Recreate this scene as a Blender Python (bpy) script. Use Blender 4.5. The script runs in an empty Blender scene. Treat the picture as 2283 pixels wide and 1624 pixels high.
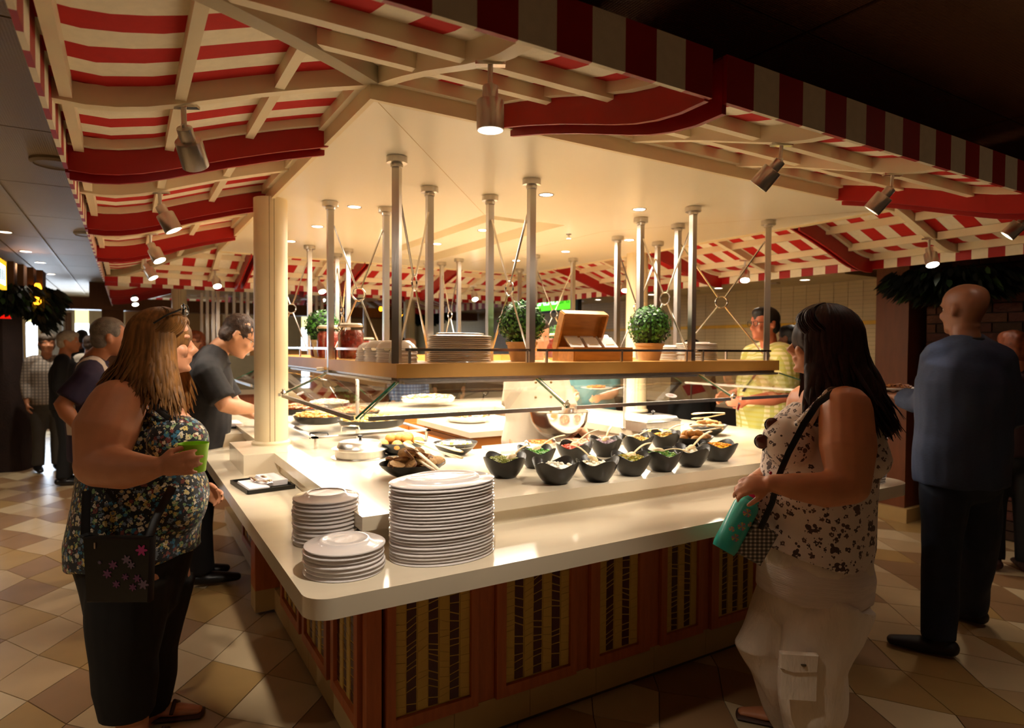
import bpy, bmesh, math, random
import numpy as np
from mathutils import Vector as V, Matrix, noise, Quaternion
random.seed(7)
SC = bpy.context.scene
PI = math.pi
# ------------------------------------------------------------ camera
FPX, CXP, CYP = 1417.0, 1141.5, 812.0
_y, _p, _r = math.radians(31.3), math.radians(1.51), math.radians(0.35)
CAMH = 1.5
_f = V((math.sin(_y)*math.cos(_p), math.cos(_y)*math.cos(_p), -math.sin(_p)))
_rt = V((math.cos(_y), -math.sin(_y), 0)); _up = _rt.cross(_f)
_rt, _up = _rt*math.cos(_r)+_up*math.sin(_r), _up*math.cos(_r)-_rt*math.sin(_r)
CAM = V((0, 0, CAMH))
cd = bpy.data.cameras.new('camera'); co = bpy.data.objects.new('camera', cd)
SC.collection.objects.link(co)
mw = Matrix((( _rt.x, _up.x, -_f.x, 0), (_rt.y, _up.y, -_f.y, 0), (_rt.z, _up.z, -_f.z, CAMH), (0, 0, 0, 1)))
co.matrix_world = mw
cd.sensor_width = 36; cd.lens = 36*FPX/2283.0
cd.clip_start = 0.05; cd.clip_end = 200
cd.dof.use_dof = True; cd.dof.focus_distance = 2.0; cd.dof.aperture_fstop = 3.5
SC.camera = co
# ------------------------------------------------------------ world, exposure
w = bpy.data.worlds.new('dim_world'); SC.world = w; w.use_nodes = True
w.node_tree.nodes['Background'].inputs[0].default_value = (1.0, 0.62, 0.34, 1)
w.node_tree.nodes['Background'].inputs[1].default_value = 0.022
SC.view_settings.view_transform = 'Standard'; SC.view_settings.look = 'None'
SC.view_settings.gamma = 1; SC.view_settings.exposure = 0.70
SC.view_settings.use_curve_mapping = False
SC.cycles.max_bounces = 8; SC.cycles.glossy_bounces = 3; SC.cycles.transmission_bounces = 4; SC.cycles.transparent_max_bounces = 12
WARM = (1.0, 0.88, 0.72); WARMER = (1.0, 0.66, 0.38); DAY = (0.72, 0.84, 1.0)
def lamp(kind, name, loc, energy, col=WARM, size=.1, sy=None, aim=None, spot=60, blend=.6, parent=None):
    l = bpy.data.lights.new(name, kind); l.energy = energy; l.color = col
    if kind == 'AREA':
        l.shape = 'RECTANGLE' if sy else 'SQUARE'; l.size = size
        if sy: l.size_y = sy
    elif kind == 'SPOT':
        l.spot_size = math.radians(spot); l.spot_blend = blend; l.shadow_soft_size = size
    else: l.shadow_soft_size = size
    o = bpy.data.objects.new(name, l); SC.collection.objects.link(o)
    if parent is not None:
        o.parent = parent; loc = V(loc)-wloc(parent)
    o.location = loc
    if aim is not None: o.rotation_euler = V(aim).to_track_quat('-Z', 'Y').to_euler()
    return o
def wloc(o):
    return WL.get(o.name, V((0, 0, 0)))
WL = {}
# strip lights under the shelf, one for each run of the ring (they light the counter)
SHB = 1.365
lamp('AREA', 'shelf_strip_light', (2.2, 2.74, SHB-.035), 14, WARM, 2.5, .06, aim=(0, 0, -1))
lamp('AREA', 'shelf_strip_light', (1.12, 4.1, SHB-.035), 11, WARM, .06, 2.6, aim=(0, 0, -1))
lamp('AREA', 'shelf_strip_light', (3.24, 4.1, SHB-.035), 22, WARM, .06, 2.4, aim=(0, 0, -1))
lamp('AREA', 'shelf_strip_light', (2.2, 5.36, SHB-.035), 22, WARM, 2.4, .06, aim=(0, 0, -1))
# daylight from the far windows
lamp('AREA', 'window_daylight', (-.7, 13.8, 1.3), 70, DAY, 3.0, 1.6, aim=(.12, -1, -.1))

# ------------------------------------------------------------ pixel helpers (photo point -> place on a real plane)
def ray(x, y): return _f+_rt*((x-CXP)/FPX)-_up*((y-CYP)/FPX)
def atZ(x, y, z): d = ray(x, y); return CAM+d*((z-CAMH)/d.z)
def atX(x, y, X): d = ray(x, y); return CAM+d*(X/d.x)
def atY(x, y, Y): d = ray(x, y); return CAM+d*(Y/d.y)
def at(x, y, dep): return CAM+ray(x, y)*dep
VD = V((math.sin(_y), math.cos(_y), 0))          # horizontal view direction
VR = V((math.cos(_y), -math.sin(_y), 0))
# ------------------------------------------------------------ materials
def lin(c):
    if isinstance(c, str):
        c = c.lstrip('#'); c = [int(c[i:i+2], 16)/255 for i in (0, 2, 4)]
    return tuple(((v/12.92) if v <= .04045 else ((v+.055)/1.055)**2.4) for v in c)+(1,)
MATS = {}
def mat(name, col, rough=.5, metal=0, var=.06, scale=8, bump=0, bscale=60, emit=0, ecol=None, coat=0, sss=0, trans=0, stretch=None, spec=None, sheen=0):
    if name in MATS: return MATS[name]
    m = bpy.data.materials.new(name); m.use_nodes = True; nt = m.node_tree; N = nt.nodes; L = nt.links
    b = N['Principled BSDF']; c = lin(col)
    tc = N.new('ShaderNodeTexCoord'); mp = N.new('ShaderNodeMapping'); L.new(tc.outputs['Object'], mp.inputs[0])
    if stretch: mp.inputs['Scale'].default_value = stretch
    nz = N.new('ShaderNodeTexNoise'); nz.inputs['Scale'].default_value = scale; nz.inputs['Detail'].default_value = 4
    L.new(mp.outputs[0], nz.inputs['Vector'])
    rp = N.new('ShaderNodeValToRGB'); e = rp.color_ramp.elements
    e[0].position = .3; e[1].position = .7
    e[0].color = tuple(max(0, v*(1-var)) for v in c[:3])+(1,); e[1].color = tuple(min(1, v*(1+var)) for v in c[:3])+(1,)
    L.new(nz.outputs[0], rp.inputs[0]); L.new(rp.outputs[0], b.inputs['Base Color'])
    b.inputs['Roughness'].default_value = rough; b.inputs['Metallic'].default_value = metal
    if coat: b.inputs['Coat Weight'].default_value = coat; b.inputs['Coat Roughness'].default_value = .05
    if sss: b.inputs['Subsurface Weight'].default_value = sss; b.inputs['Subsurface Radius'].default_value = (.02, .007, .004)
    if trans: b.inputs['Transmission Weight'].default_value = trans
    if spec is not None: b.inputs['Specular IOR Level'].default_value = spec
    if sheen: b.inputs['Sheen Weight'].default_value = sheen
    if emit:
        b.inputs['Emission Color'].default_value = lin(ecol or col); b.inputs['Emission Strength'].default_value = emit
    if bump:
        n2 = N.new('ShaderNodeTexNoise'); n2.inputs['Scale'].default_value = bscale; L.new(mp.outputs[0], n2.inputs['Vector'])
        bp = N.new('ShaderNodeBump'); bp.inputs['Strength'].default_value = bump; bp.inputs['Distance'].default_value = .01
        L.new(n2.outputs[0], bp.inputs['Height']); L.new(bp.outputs[0], b.inputs['Normal'])
    MATS[name] = m; return m
def ramp(N, els, const=True):
    r = N.new('ShaderNodeValToRGB'); r.color_ramp.interpolation = 'CONSTANT' if const else 'LINEAR'
    e = r.color_ramp.elements
    while len(e) > 1: e.remove(e[-1])
    e[0].position = els[0][0]; e[0].color = lin(els[0][1]) if not isinstance(els[0][1], tuple) or len(els[0][1]) == 3 else els[0][1]
    for p, c in els[1:]:
        n = e.new(p); n.color = lin(c)
    return r
def floral(name, base, cols, scale, thr=.42, rough=.85, scale2=None, petals=5):
    """printed fabric: voronoi cells give flowers in several colours on a dark or pale ground"""
    m = mat(name, base, rough, sheen=.2); nt = m.node_tree; N = nt.nodes; L = nt.links; b = N['Principled BSDF']
    tc = N['Texture Coordinate']
    prev = N['Color Ramp'].outputs[0]
    for k, sc in enumerate((scale, (scale2 or scale*1.7))):
        v = N.new('ShaderNodeTexVoronoi'); v.inputs['Scale'].default_value = sc
        mp = N.new('ShaderNodeMapping'); mp.inputs['Location'].default_value = (k*3.1, k*1.7, k*2.3)
        L.new(tc.outputs['Object'], mp.inputs[0]); L.new(mp.outputs[0], v.inputs['Vector'])
        # petals: finer voronoi breaks the flower blob
        v2 = N.new('ShaderNodeTexVoronoi'); v2.inputs['Scale'].default_value = sc*3.2; L.new(mp.outputs[0], v2.inputs['Vector'])
        a = N.new('ShaderNodeMath'); a.operation = 'MULTIPLY_ADD'; L.new(v2.outputs['Distance'], a.inputs[0]); a.inputs[1].default_value = .45
        L.new(v.outputs['Distance'], a.inputs[2])
        lt = N.new('ShaderNodeMath'); lt.operation = 'LESS_THAN'; L.new(a.outputs[0], lt.inputs[0]); lt.inputs[1].default_value = thr+.1
        ct = N.new('ShaderNodeMath'); ct.operation = 'GREATER_THAN'; L.new(v.outputs['Distance'], ct.inputs[0]); ct.inputs[1].default_value = .10
        mu = N.new('ShaderNodeMath'); mu.operation = 'MULTIPLY'; L.new(lt.outputs[0], mu.inputs[0]); L.new(ct.outputs[0], mu.inputs[1])
        sp = N.new('ShaderNodeSeparateColor'); L.new(v.outputs['Color'], sp.inputs[0])
        r = ramp(N, [(i/len(cols), c) for i, c in enumerate(cols)]); L.new(sp.outputs[k], r.inputs[0])
        mx = N.new('ShaderNodeMix'); mx.data_type = 'RGBA'; L.new(mu.outputs[0], mx.inputs[0]); L.new(prev, mx.inputs[6]); L.new(r.outputs[0], mx.inputs[7])
        prev = mx.outputs[2]
    L.new(prev, b.inputs['Base Color']); return m
def grid_mat(name, base, c1, c2, sc, axes=(0, 2), rough=.8, width=.3):
    m = mat(name, base, rough); nt = m.node_tree; N = nt.nodes; L = nt.links; b = N['Principled BSDF']
    sp = N.new('ShaderNodeSeparateXYZ'); L.new(N['Texture Coordinate'].outputs['Object'], sp.inputs[0])
    prev = N['Color Ramp'].outputs[0]
    for ax, c in zip(axes, (c1, c2)):
        a = N.new('ShaderNodeMath'); a.operation = 'MULTIPLY'; L.new(sp.outputs[ax], a.inputs[0]); a.inputs[1].default_value = sc
        f = N.new('ShaderNodeMath'); f.operation = 'FRACT'; L.new(a.outputs[0], f.inputs[0])
        g = N.new('ShaderNodeMath'); g.operation = 'LESS_THAN'; L.new(f.outputs[0], g.inputs[0]); g.inputs[1].default_value = width
        h = N.new('ShaderNodeMath'); h.operation = 'MULTIPLY'; L.new(g.outputs[0], h.inputs[0]); h.inputs[1].default_value = .7
        mx = N.new('ShaderNodeMix'); mx.data_type = 'RGBA'; L.new(h.outputs[0], mx.inputs[0]); L.new(prev, mx.inputs[6]); mx.inputs[7].default_value = lin(c)
        prev = mx.outputs[2]
    L.new(prev, b.inputs['Base Color']); return m
def glass_mat(name, tint=(.93, .97, .95), fr=1.45, gmul=1.0):
    m = bpy.data.materials.new(name); m.use_nodes = True; nt = m.node_tree; N = nt.nodes; L = nt.links; N.clear()
    o = N.new('ShaderNodeOutputMaterial'); mx = N.new('ShaderNodeMixShader'); t = N.new('ShaderNodeBsdfTransparent'); g = N.new('ShaderNodeBsdfGlossy')
    t.inputs[0].default_value = tint+(1,); g.inputs['Roughness'].default_value = .02; g.inputs[0].default_value = (gmul, gmul, gmul, 1)
    f = N.new('ShaderNodeFresnel'); f.inputs[0].default_value = fr
    nz = N.new('ShaderNodeTexNoise'); nz.inputs['Scale'].default_value = 5
    ma = N.new('ShaderNodeMath'); ma.operation = 'MULTIPLY_ADD'; L.new(nz.outputs[0], ma.inputs[0]); ma.inputs[1].default_value = .02; L.new(f.outputs[0], ma.inputs[2])
    ge = N.new('ShaderNodeNewGeometry'); fm = N.new('ShaderNodeMath'); fm.operation = 'MULTIPLY_ADD'; L.new(ge.outputs['Backfacing'], fm.inputs[0]); fm.inputs[1].default_value = -1; fm.inputs[2].default_value = 1
    m2 = N.new('ShaderNodeMath'); m2.operation = 'MULTIPLY'; L.new(fm.outputs[0], m2.inputs[0]); L.new(ma.outputs[0], m2.inputs[1]); ma = m2
    L.new(ma.outputs[0], mx.inputs[0]); L.new(t.outputs[0], mx.inputs[1]); L.new(g.outputs[0], mx.inputs[2]); L.new(mx.outputs[0], o.inputs[0])
    MATS[name] = m; return m
STEEL = mat('brushed_steel', '#cdc8c1', .30, 1, .08, 30, bump=.05, bscale=200, stretch=(1, 1, .05))
STEELP = mat('polished_steel', '#dcd8d2', .16, 1, .03)
CREAM = mat('cream_paint', '#ead9b2', .42, 0, .02)
CEIL = mat('cream_ceiling_paint', '#ece3cc', .3, 0, .02, 1.5)
WOOD = mat('honey_wood', '#c8954a', .42, 0, .10, 5, stretch=(1, 1, 1))
CHERRY = mat('cherry_wood', '#b8622f', .45, 0, .15, 6, stretch=(6, 6, .8), bump=.1)
RED = mat('red_canvas', '#bf130b', .85, 0, .05, 40, bump=.1, bscale=300)
REDP = mat('red_painted_board', '#a80c08', .45, 0, .04)
CANV = mat('cream_canvas', '#f3e9d0', .8, 0, .04, 40, bump=.1, bscale=300)
STONE = mat('polished_cream_stone', '#e0d3ba', .15, 0, .05, 3, stretch=(1, 3, 1))
WHITE = mat('white_glazed_china', '#e9e2e0', .16, 0, .01, coat=.4)
BLACKM = mat('matte_black_melamine', '#1d1c1a', .33, 0, .1, 20, bump=.05)
BLACK = mat('black_plastic', '#0c0b0b', .4, 0, .1)
GLASS = glass_mat('clear_guard_glass', (.96, .97, .96), 1.9)
GREENEDGE = mat('green_glass_edge', '#2f7a5c', .1, 0, .1, trans=.4)
# ------------------------------------------------------------ mesh builder
class B:
    def __init__(s): s.v = []; s.f = []; s.m = []
    def add(s, vs, fs, m=0):
        n = len(s.v); s.v += [tuple(v) for v in vs]; s.f += [tuple(i+n for i in f) for f in fs]; s.m += [m]*len(fs); return s
    def box(s, lo, hi, m=0):
        x0, y0, z0 = lo; x1, y1, z1 = hi
        return s.add([(x0, y0, z0), (x1, y0, z0), (x1, y1, z0), (x0, y1, z0), (x0, y0, z1), (x1, y0, z1), (x1, y1, z1), (x0, y1, z1)],
                     [(3, 2, 1, 0), (4, 5, 6, 7), (0, 1, 5, 4), (1, 2, 6, 5), (2, 3, 7, 6), (3, 0, 4, 7)], m)
    def cbox(s, c, size, R=None, m=0):
        c = V(c); h = V(size)/2; vs = []
        for z in (-1, 1):
            for x, y in ((-1, -1), (1, -1), (1, 1), (-1, 1)):
                p = V((x*h.x, y*h.y, z*h.z)); vs.append(c+(R@p if R is not None else p))
        return s.add(vs, [(3, 2, 1, 0), (4, 5, 6, 7), (0, 1, 5, 4), (1, 2, 6, 5), (2, 3, 7, 6), (3, 0, 4, 7)], m)
    def bar(s, a, b, w, h, m=0, up=(0, 0, 1)):
        a = V(a); b = V(b); d = (b-a).normalized(); u = V(up)
        if abs(d.dot(u)) > .98: u = V((1, 0, 0))
        sd = d.cross(u).normalized(); u2 = sd.cross(d)
        vs = [p+sd*(x*w/2)+u2*(z*h/2) for p in (a, b) for x, z in ((-1, -1), (1, -1), (1, 1), (-1, 1))]
        return s.add(vs, [(0, 1, 2, 3), (7, 6, 5, 4), (0, 4, 5, 1), (1, 5, 6, 2), (2, 6, 7, 3), (3, 7, 4, 0)], m)
    def prism(s, poly, z0, z1, m=0):
        n = len(poly); vs = [(x, y, z0) for x, y in poly]+[(x, y, z1) for x, y in poly]
        return s.add(vs, [tuple(range(n))[::-1], tuple(range(n, 2*n))]+[(i, (i+1) % n, n+(i+1) % n, n+i) for i in range(n)], m)
    def loft(s, rings, m=0, caps=True, closed=True):
        n = len(rings[0]); vs = [p for r in rings for p in r]; fs = []
        for k in range(len(rings)-1):
            for i in range(n if closed else n-1):
                j = (i+1) % n; fs.append((k*n+i, k*n+j, (k+1)*n+j, (k+1)*n+i))
        if caps: fs += [tuple(range(n))[::-1], tuple(range(len(vs)-n, len(vs)))]
        return s.add(vs, fs, m)
    def tube(s, pts, rad, n=10, m=0, side=None, ratio=1.0, round_=False, caps=True):
        """sweep; rad may be a list; with side given: half width rad along side, rad*ratio across"""
        P = [V(p) for p in pts]; k = len(P)
        R = list(rad) if hasattr(rad, '__len__') else [rad]*k
        Q = list(ratio) if hasattr(ratio, '__len__') else [ratio]*k
        if round_:
            t0 = (P[0]-P[1]).normalized(); t1 = (P[-1]-P[-2]).normalized()
            a0 = R[0]*min(1, Q[0]); a1 = R[-1]*min(1, Q[-1])
            pre = [(P[0]+t0*a0*c, R[0]*q) for c, q in ((.97, .24), (.75, .66), (.4, .92))]
            post = [(P[-1]+t1*a1*c, R[-1]*q) for c, q in ((.4, .92), (.75, .66), (.97, .24))]
            P = [p for p, _ in pre]+P+[p for p, _ in post]; R = [r for _, r in pre]+R+[r for _, r in post]; Q = [Q[0]]*3+Q+[Q[-1]]*3
            k = len(P)
        rings = []; prev = None
        for i in range(k):
            d = (P[min(i+1, k-1)]-P[max(i-1, 0)]).normalized()
            if side is not None:
                a = V(side); a = (a-d*a.dot(d)); a = a.normalized() if a.length > 1e-4 else V((1, 0, 0))
            elif prev is None:
                a = V((0, 0, 1)) if abs(d.z) < .9 else V((1, 0, 0)); a = (a-d*a.dot(d)).normalized()
            else: a = (prev-d*prev.dot(d)).normalized()
            prev = a; b = d.cross(a)
            rings.append([P[i]+a*(math.cos(2*PI*j/n)*R[i])+b*(math.sin(2*PI*j/n)*R[i]*Q[i]) for j in range(n)])
        return s.loft(rings, m, caps)
    def lathe(s, prof, c=(0, 0, 0), n=24, m=0, R=None, sx=1, sy=1, closed=False):
        c = V(c); vs = []; k = len(prof)
        for r, z in prof:
            for j in range(n):
                p = V((r*math.cos(2*PI*j/n)*sx, r*math.sin(2*PI*j/n)*sy, z)); vs.append(c+(R@p if R is not None else p))
        fs = []
        for q in range(k-1 if not closed else k):
            for j in range(n):
                j2 = (j+1) % n; q2 = (q+1) % k; fs.append((q*n+j, q*n+j2, q2*n+j2, q2*n+j))
        if not closed:
            if prof[0][0] > 1e-6: fs.append(tuple(range(n))[::-1])
            if prof[-1][0] > 1e-6: fs.append(tuple(range((k-1)*n, k*n)))
        return s.add(vs, fs, m)
    def ell(s, c, r, n=14, k=8, R=None, m=0):
        if not hasattr(r, '__len__'): r = (r, r, r)
        c = V(c); vs = [c+((R@V((0, 0, -r[2]))) if R is not None else V((0, 0, -r[2])))]
        for i in range(1, k):
            a = -PI/2+PI*i/k
            for j in range(n):
                p = V((r[0]*math.cos(a)*math.cos(2*PI*j/n), r[1]*math.cos(a)*math.sin(2*PI*j/n), r[2]*math.sin(a)))
                vs.append(c+(R@p if R is not None else p))
        vs.append(c+((R@V((0, 0, r[2]))) if R is not None else V((0, 0, r[2]))))
        fs = [(0, 1+(j+1) % n, 1+j) for j in range(n)]
        for i in range(k-2):
            for j in range(n):
                j2 = (j+1) % n; fs.append((1+i*n+j, 1+i*n+j2, 1+(i+1)*n+j2, 1+(i+1)*n+j))
        e = len(vs)-1; b0 = 1+(k-2)*n
        fs += [(b0+j, b0+(j+1) % n, e) for j in range(n)]
        return s.add(vs, fs, m)
    def torus(s, c, R0, r, R=None, n=24, k=6, m=0):
        c = V(c); vs = []; fs = []
        for i in range(n):
            a = 2*PI*i/n
            for j in range(k):
                b = 2*PI*j/k; p = V(((R0+r*math.cos(b))*math.cos(a), (R0+r*math.cos(b))*math.sin(a), r*math.sin(b))); vs.append(c+(R@p if R is not None else p))
        for i in range(n):
            for j in range(k): fs.append((i*k+j, ((i+1) % n)*k+j, ((i+1) % n)*k+(j+1) % k, i*k+(j+1) % k))
        return s.add(vs, fs, m)
    def out(s, name, ms, parent=None, smooth=True, flat_below=35, local=False, **tags):
        if not isinstance(ms, (list, tuple)): ms = [ms]
        me = bpy.data.meshes.new(name); A = np.array(s.v, float)
        lo = A.min(0); hi = A.max(0); c = np.array([(lo[0]+hi[0])/2, (lo[1]+hi[1])/2, lo[2]])
        me.from_pydata((A-c).tolist(), [], s.f)
        for m_ in ms: me.materials.append(m_)
        if len(ms) > 1: me.polygons.foreach_set('material_index', s.m)
        if smooth:
            me.polygons.foreach_set('use_smooth', [True]*len(s.f))
            try: me.set_sharp_from_angle(angle=math.radians(flat_below))
            except Exception: pass
        me.update()
        return link(me, name, parent, c, local, **tags)
def link(me, name, parent, c, local=False, **tags):
    o = bpy.data.objects.new(name, me); SC.collection.objects.link(o)
    c = V(c); pw = V((0, 0, 0))
    if parent is not None:
        o.parent = parent
        if not local: pw = wloc(parent)
    o.location = c-pw; WL[o.name] = c
    tag(o, **tags); return o
def tag(o, label=None, cat=None, group=None, kind=None):
    if label: o['label'] = label
    if cat: o['category'] = cat
    if group: o['group'] = group
    if kind: o['kind'] = kind
    return o
def thing(name, label, cat, loc, group=None, rz=0, kind=None):
    o = bpy.data.objects.new(name, None); SC.collection.objects.link(o); o.location = loc; o.rotation_euler = (0, 0, rz)
    o.empty_display_size = .1; WL[o.name] = V(loc); tag(o, label, cat, group, kind); return o
def copy_tree(o, loc=None, rz=None, label=None, parent=None):
    c = o.copy(); SC.collection.objects.link(c)
    if parent is not None: c.parent = parent
    if loc is not None: c.location = loc; WL[c.name] = V(loc)
    if rz is not None: c.rotation_euler = (0, 0, rz)
    if label: c['label'] = label
    for ch in list(o.children): copy_tree(ch, parent=c)
    return c
def blob(parts, name, ms, parent, vox=.01, sm=3, disp=0, dscale=8, colorfn=None, **tags):
    """closed overlapping shapes fused into one continuous smooth surface"""
    me = bpy.data.meshes.new(name+'_raw'); me.from_pydata(parts.v, [], parts.f); me.update()
    bm = bmesh.new(); bm.from_mesh(me); bmesh.ops.recalc_face_normals(bm, faces=bm.faces); bm.to_mesh(me); bm.free()
    t = bpy.data.objects.new(name+'_raw', me); SC.collection.objects.link(t)
    r = t.modifiers.new('r', 'REMESH'); r.mode = 'VOXEL'; r.voxel_size = vox; r.use_smooth_shade = True
    if sm:
        q = t.modifiers.new('s', 'SMOOTH'); q.iterations = sm; q.factor = .5
    dg = bpy.context.evaluated_depsgraph_get(); dg.update()
    nm = bpy.data.meshes.new_from_object(t.evaluated_get(dg)); nm.name = name
    bpy.data.objects.remove(t); bpy.data.meshes.remove(me)
    n = len(nm.vertices); A = np.empty(n*3); nm.vertices.foreach_get('co', A); A = A.reshape(-1, 3)
    if disp:
        nr = np.empty(n*3); nm.vertex_normals.foreach_get('vector', nr); nr = nr.reshape(-1, 3)
        st = max(1, 1)
        d = np.array([noise.noise((p[0]*dscale, p[1]*dscale, p[2]*dscale*.45)) for p in A])
        A = A+nr*(d*disp)[:, None]
    lo = A.min(0); hi = A.max(0); c = np.array([(lo[0]+hi[0])/2, (lo[1]+hi[1])/2, lo[2]])
    if not isinstance(ms, (list, tuple)): ms = [ms]
    nm.materials.clear()
    for m_ in ms: nm.materials.append(m_)
    if colorfn is not None:
        pc = np.empty(len(nm.polygons)*3); nm.polygons.foreach_get('center', pc); pc = pc.reshape(-1, 3)
        nm.polygons.foreach_set('material_index', [int(colorfn(V(p))) for p in pc])
    else: nm.polygons.foreach_set('material_index', [0]*len(nm.polygons))
    nm.vertices.foreach_set('co', (A-c).ravel()); nm.polygons.foreach_set('use_smooth', [True]*len(nm.polygons)); nm.update()
    return link(nm, name, parent, c, **tags)
def clampdir(d): return V(d).normalized()
# ============================================================ SETTING
TILEC = [mat('floor_tile_sand', '#b79a72', .32, 0, .06, 5), mat('floor_tile_pale', '#c8b08a', .3, 0, .05, 5),
         mat('floor_tile_brown', '#94714e', .34, 0, .06, 5), mat('floor_tile_ochre', '#a5834f', .34, 0, .06, 5)]
GROUT = mat('floor_grout', '#6b5b45', .8)
fl = B().box((-5, -1.2, -.06), (8.2, 17, -.006)).out('floor', GROUT, kind='structure')
def lat(i, j):
    rnd = random.Random(i*7919+j*104729+5)
    return V((-.54+i*.185+j*.18+rnd.uniform(-.035, .035), 4.03+i*.25-j*.25+rnd.uniform(-.035, .035), 0))
cells = []
for i in range(-50, 60):
    for j in range(-50, 60):
        q = [lat(i, j), lat(i+1, j), lat(i+1, j+1), lat(i, j+1)]; c = sum(q, V())/4
        if not (-4.8 < c.x < 8 and -.9 < c.y < 16.8): continue
        d = c-V((0, 0, 0)); dep = d.dot(VD); lat_ = d.dot(VR)
        if .75 < c.x < 3.0 and 2.3 < c.y < 5.6: continue
        vis = dep > .9 and abs(lat_) < .95*dep+.3
        cells.append((dep if vis else 99, q, c, i, j))
cells.sort(key=lambda t: t[0])
rest = B()
for n_, (dep, q, c, i, j) in enumerate(cells):
    rnd = random.Random(i*31+j*977); k = rnd.choice([0, 1, 1, 2, 2, 3, 0]); dz = rnd.uniform(0, .0006)
    poly = [tuple((c+(p-c)*.985)[:2]) for p in q]
    if n_ < 290:
        B().prism(poly, -.006, dz).out('floor_tile', TILEC[k], fl, smooth=False)
    else: rest.prism(poly, -.006, dz, k)
rest.out('floor_tile_field', TILEC, fl, smooth=False, kind='stuff')
# outer ceiling of the hall
CZ = 2.42
GREYP = mat('grey_ceiling_panel', '#a8977c', .5, 0, .03, 3, bump=.15, bscale=400)
DARKP = mat('dark_perforated_panel', '#7a5640', .5, 0, .05, 3)
def perfor(m):
    N = m.node_tree.nodes; L = m.node_tree.links; v = N.new('ShaderNodeTexVoronoi'); v.inputs['Scale'].default_value = 110; v.inputs['Randomness'].default_value = 0
    L.new(N['Texture Coordinate'].outputs['Object'], v.inputs['Vector'])
    bp = N.new('ShaderNodeBump'); bp.inputs['Strength'].default_value = .8; bp.inputs['Distance'].default_value = .004
    L.new(v.outputs['Distance'], bp.inputs['Height']); L.new(bp.outputs[0], N['Principled BSDF'].inputs['Normal'])
perfor(GREYP); perfor(DARKP)
ce = B().box((-5, -1.2, CZ+.03), (8.2, 17, CZ+.1)).out('ceiling', mat('ceiling_void', '#1e1712', .8), kind='structure')
x = -4.9
for ix in range(10):
    x0 = -4.9+ix*1.32
    for iy in range(16):
        y0 = -1.1+iy*1.13
        if x0 > .4 and x0+1.3 < 3.9 and 2.3 < y0 and y0+1.1 < 5.8: continue
        mm = GREYP if x0 < .2 else DARKP
        if x0 >= .2 and y0 > 7: mm = GREYP
        B().box((x0+.008, y0+.006, CZ), (x0+1.312, y0+1.124, CZ+.03)).out('ceiling_panel', mm, ce, smooth=False)
# bright trim strip running along the left ceiling
B().box((-.62, .5, CZ-.012), (-.60, 14, CZ)).out('ceiling_strip', mat('satin_trim', '#a0937e', .5, .1), ce)
# round speaker and small fittings
def disc_fit(name, c, r, m, label):
    t = thing(name, label, 'ceiling speaker', c)
    B().lathe([(r, 0), (r*1.0, -.012), (r*.86, -.022), (r*.8, -.014)], c, 28).out('rim', m, t)
    B().lathe([(0.0001, -.018), (r*.84, -.0165)], c, 28).out('grille', m, t)
p = atZ(127, 360, CZ); disc_fit('ceiling_speaker', (p.x, p.y, CZ), .115, mat('speaker_beige', '#8d7c64', .5), 'round beige ceiling speaker beside the near left awning')
p = atZ(195, 520, CZ); disc_fit('ceiling_speaker', (p.x, p.y, CZ), .1, MATS['speaker_beige'], 'small round ceiling speaker farther along the left awning')
# emitters
HOT = mat('lamp_glow', '#fff3dc', emit=14, ecol='#fff0d8')
HOT2 = mat('lamp_glow_dim', '#fff3dc', emit=6, ecol='#ffe9cf')
def downlight(c, e, label, z=2.3, r=.034, light=True, spot=110, group='recessed downlights', m=None):
    t = thing('downlight', label, 'downlight', (c[0], c[1], z), group)
    B().torus((c[0], c[1], z-.001), r*1.12, .0035, n=20, k=6).out('trim_ring', STEELP, t)
    B().lathe([(0.0001, -.002), (r*.6, -.0035), (r, -.001)], (c[0], c[1], z), 20).out('lens', m or HOT, t)
    if light: lamp('SPOT', 'bulb', (c[0], c[1], z-.02), e, WARM, .035, aim=(0, 0, -1), spot=spot, blend=.9, parent=t)
    return t
# canopy ceiling (lowered cream soffit) with coffer
X0, X1, Y0, Y1 = .69, 3.73, 2.0, 5.91
CO = (1.86, 2.46, 3.39, 5.47)
so = B()
so.box((X0, Y0, 2.30), (X1, CO[2], 2.41)).box((X0, CO[3], 2.30), (X1, Y1, 2.41))
so.box((X0, CO[2], 2.30), (CO[0], CO[3], 2.41)).box((CO[1], CO[2], 2.30), (X1, CO[3], 2.41))
so = so.out('ceiling', CEIL, kind='structure', smooth=False)
B().box((CO[0], CO[2], 2.372), (CO[1], CO[3], 2.41)).out('coffer_panel', CEIL, so, smooth=False)
B().box((CO[0]+.16, CO[2]+.16, 2.315), (CO[1]-.16, CO[3]-.16, 2.372)).out('coffer_box', CEIL, so, smooth=False)
g = B()
for k in range(7): g.box((CO[0]+.30+k*.016, CO[2]+.002, 2.315), (CO[0]+.308+k*.016, CO[2]+.012, 2.36))
g.out('vent_slat', BLACK, so)
# frieze and bead around the soffit
fr = B(); t_ = .018
for a, b in (((X0-t_, Y0-t_), (X1+t_, Y0)), ((X0-t_, Y1), (X1+t_, Y1+t_)), ((X0-t_, Y0), (X0, Y1)), ((X1, Y0), (X1+t_, Y1))):
    fr.box((a[0], a[1], 2.288), (b[0], b[1], 2.405))
fr.out('trim_1', CREAM, kind='structure', smooth=False)
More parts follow.
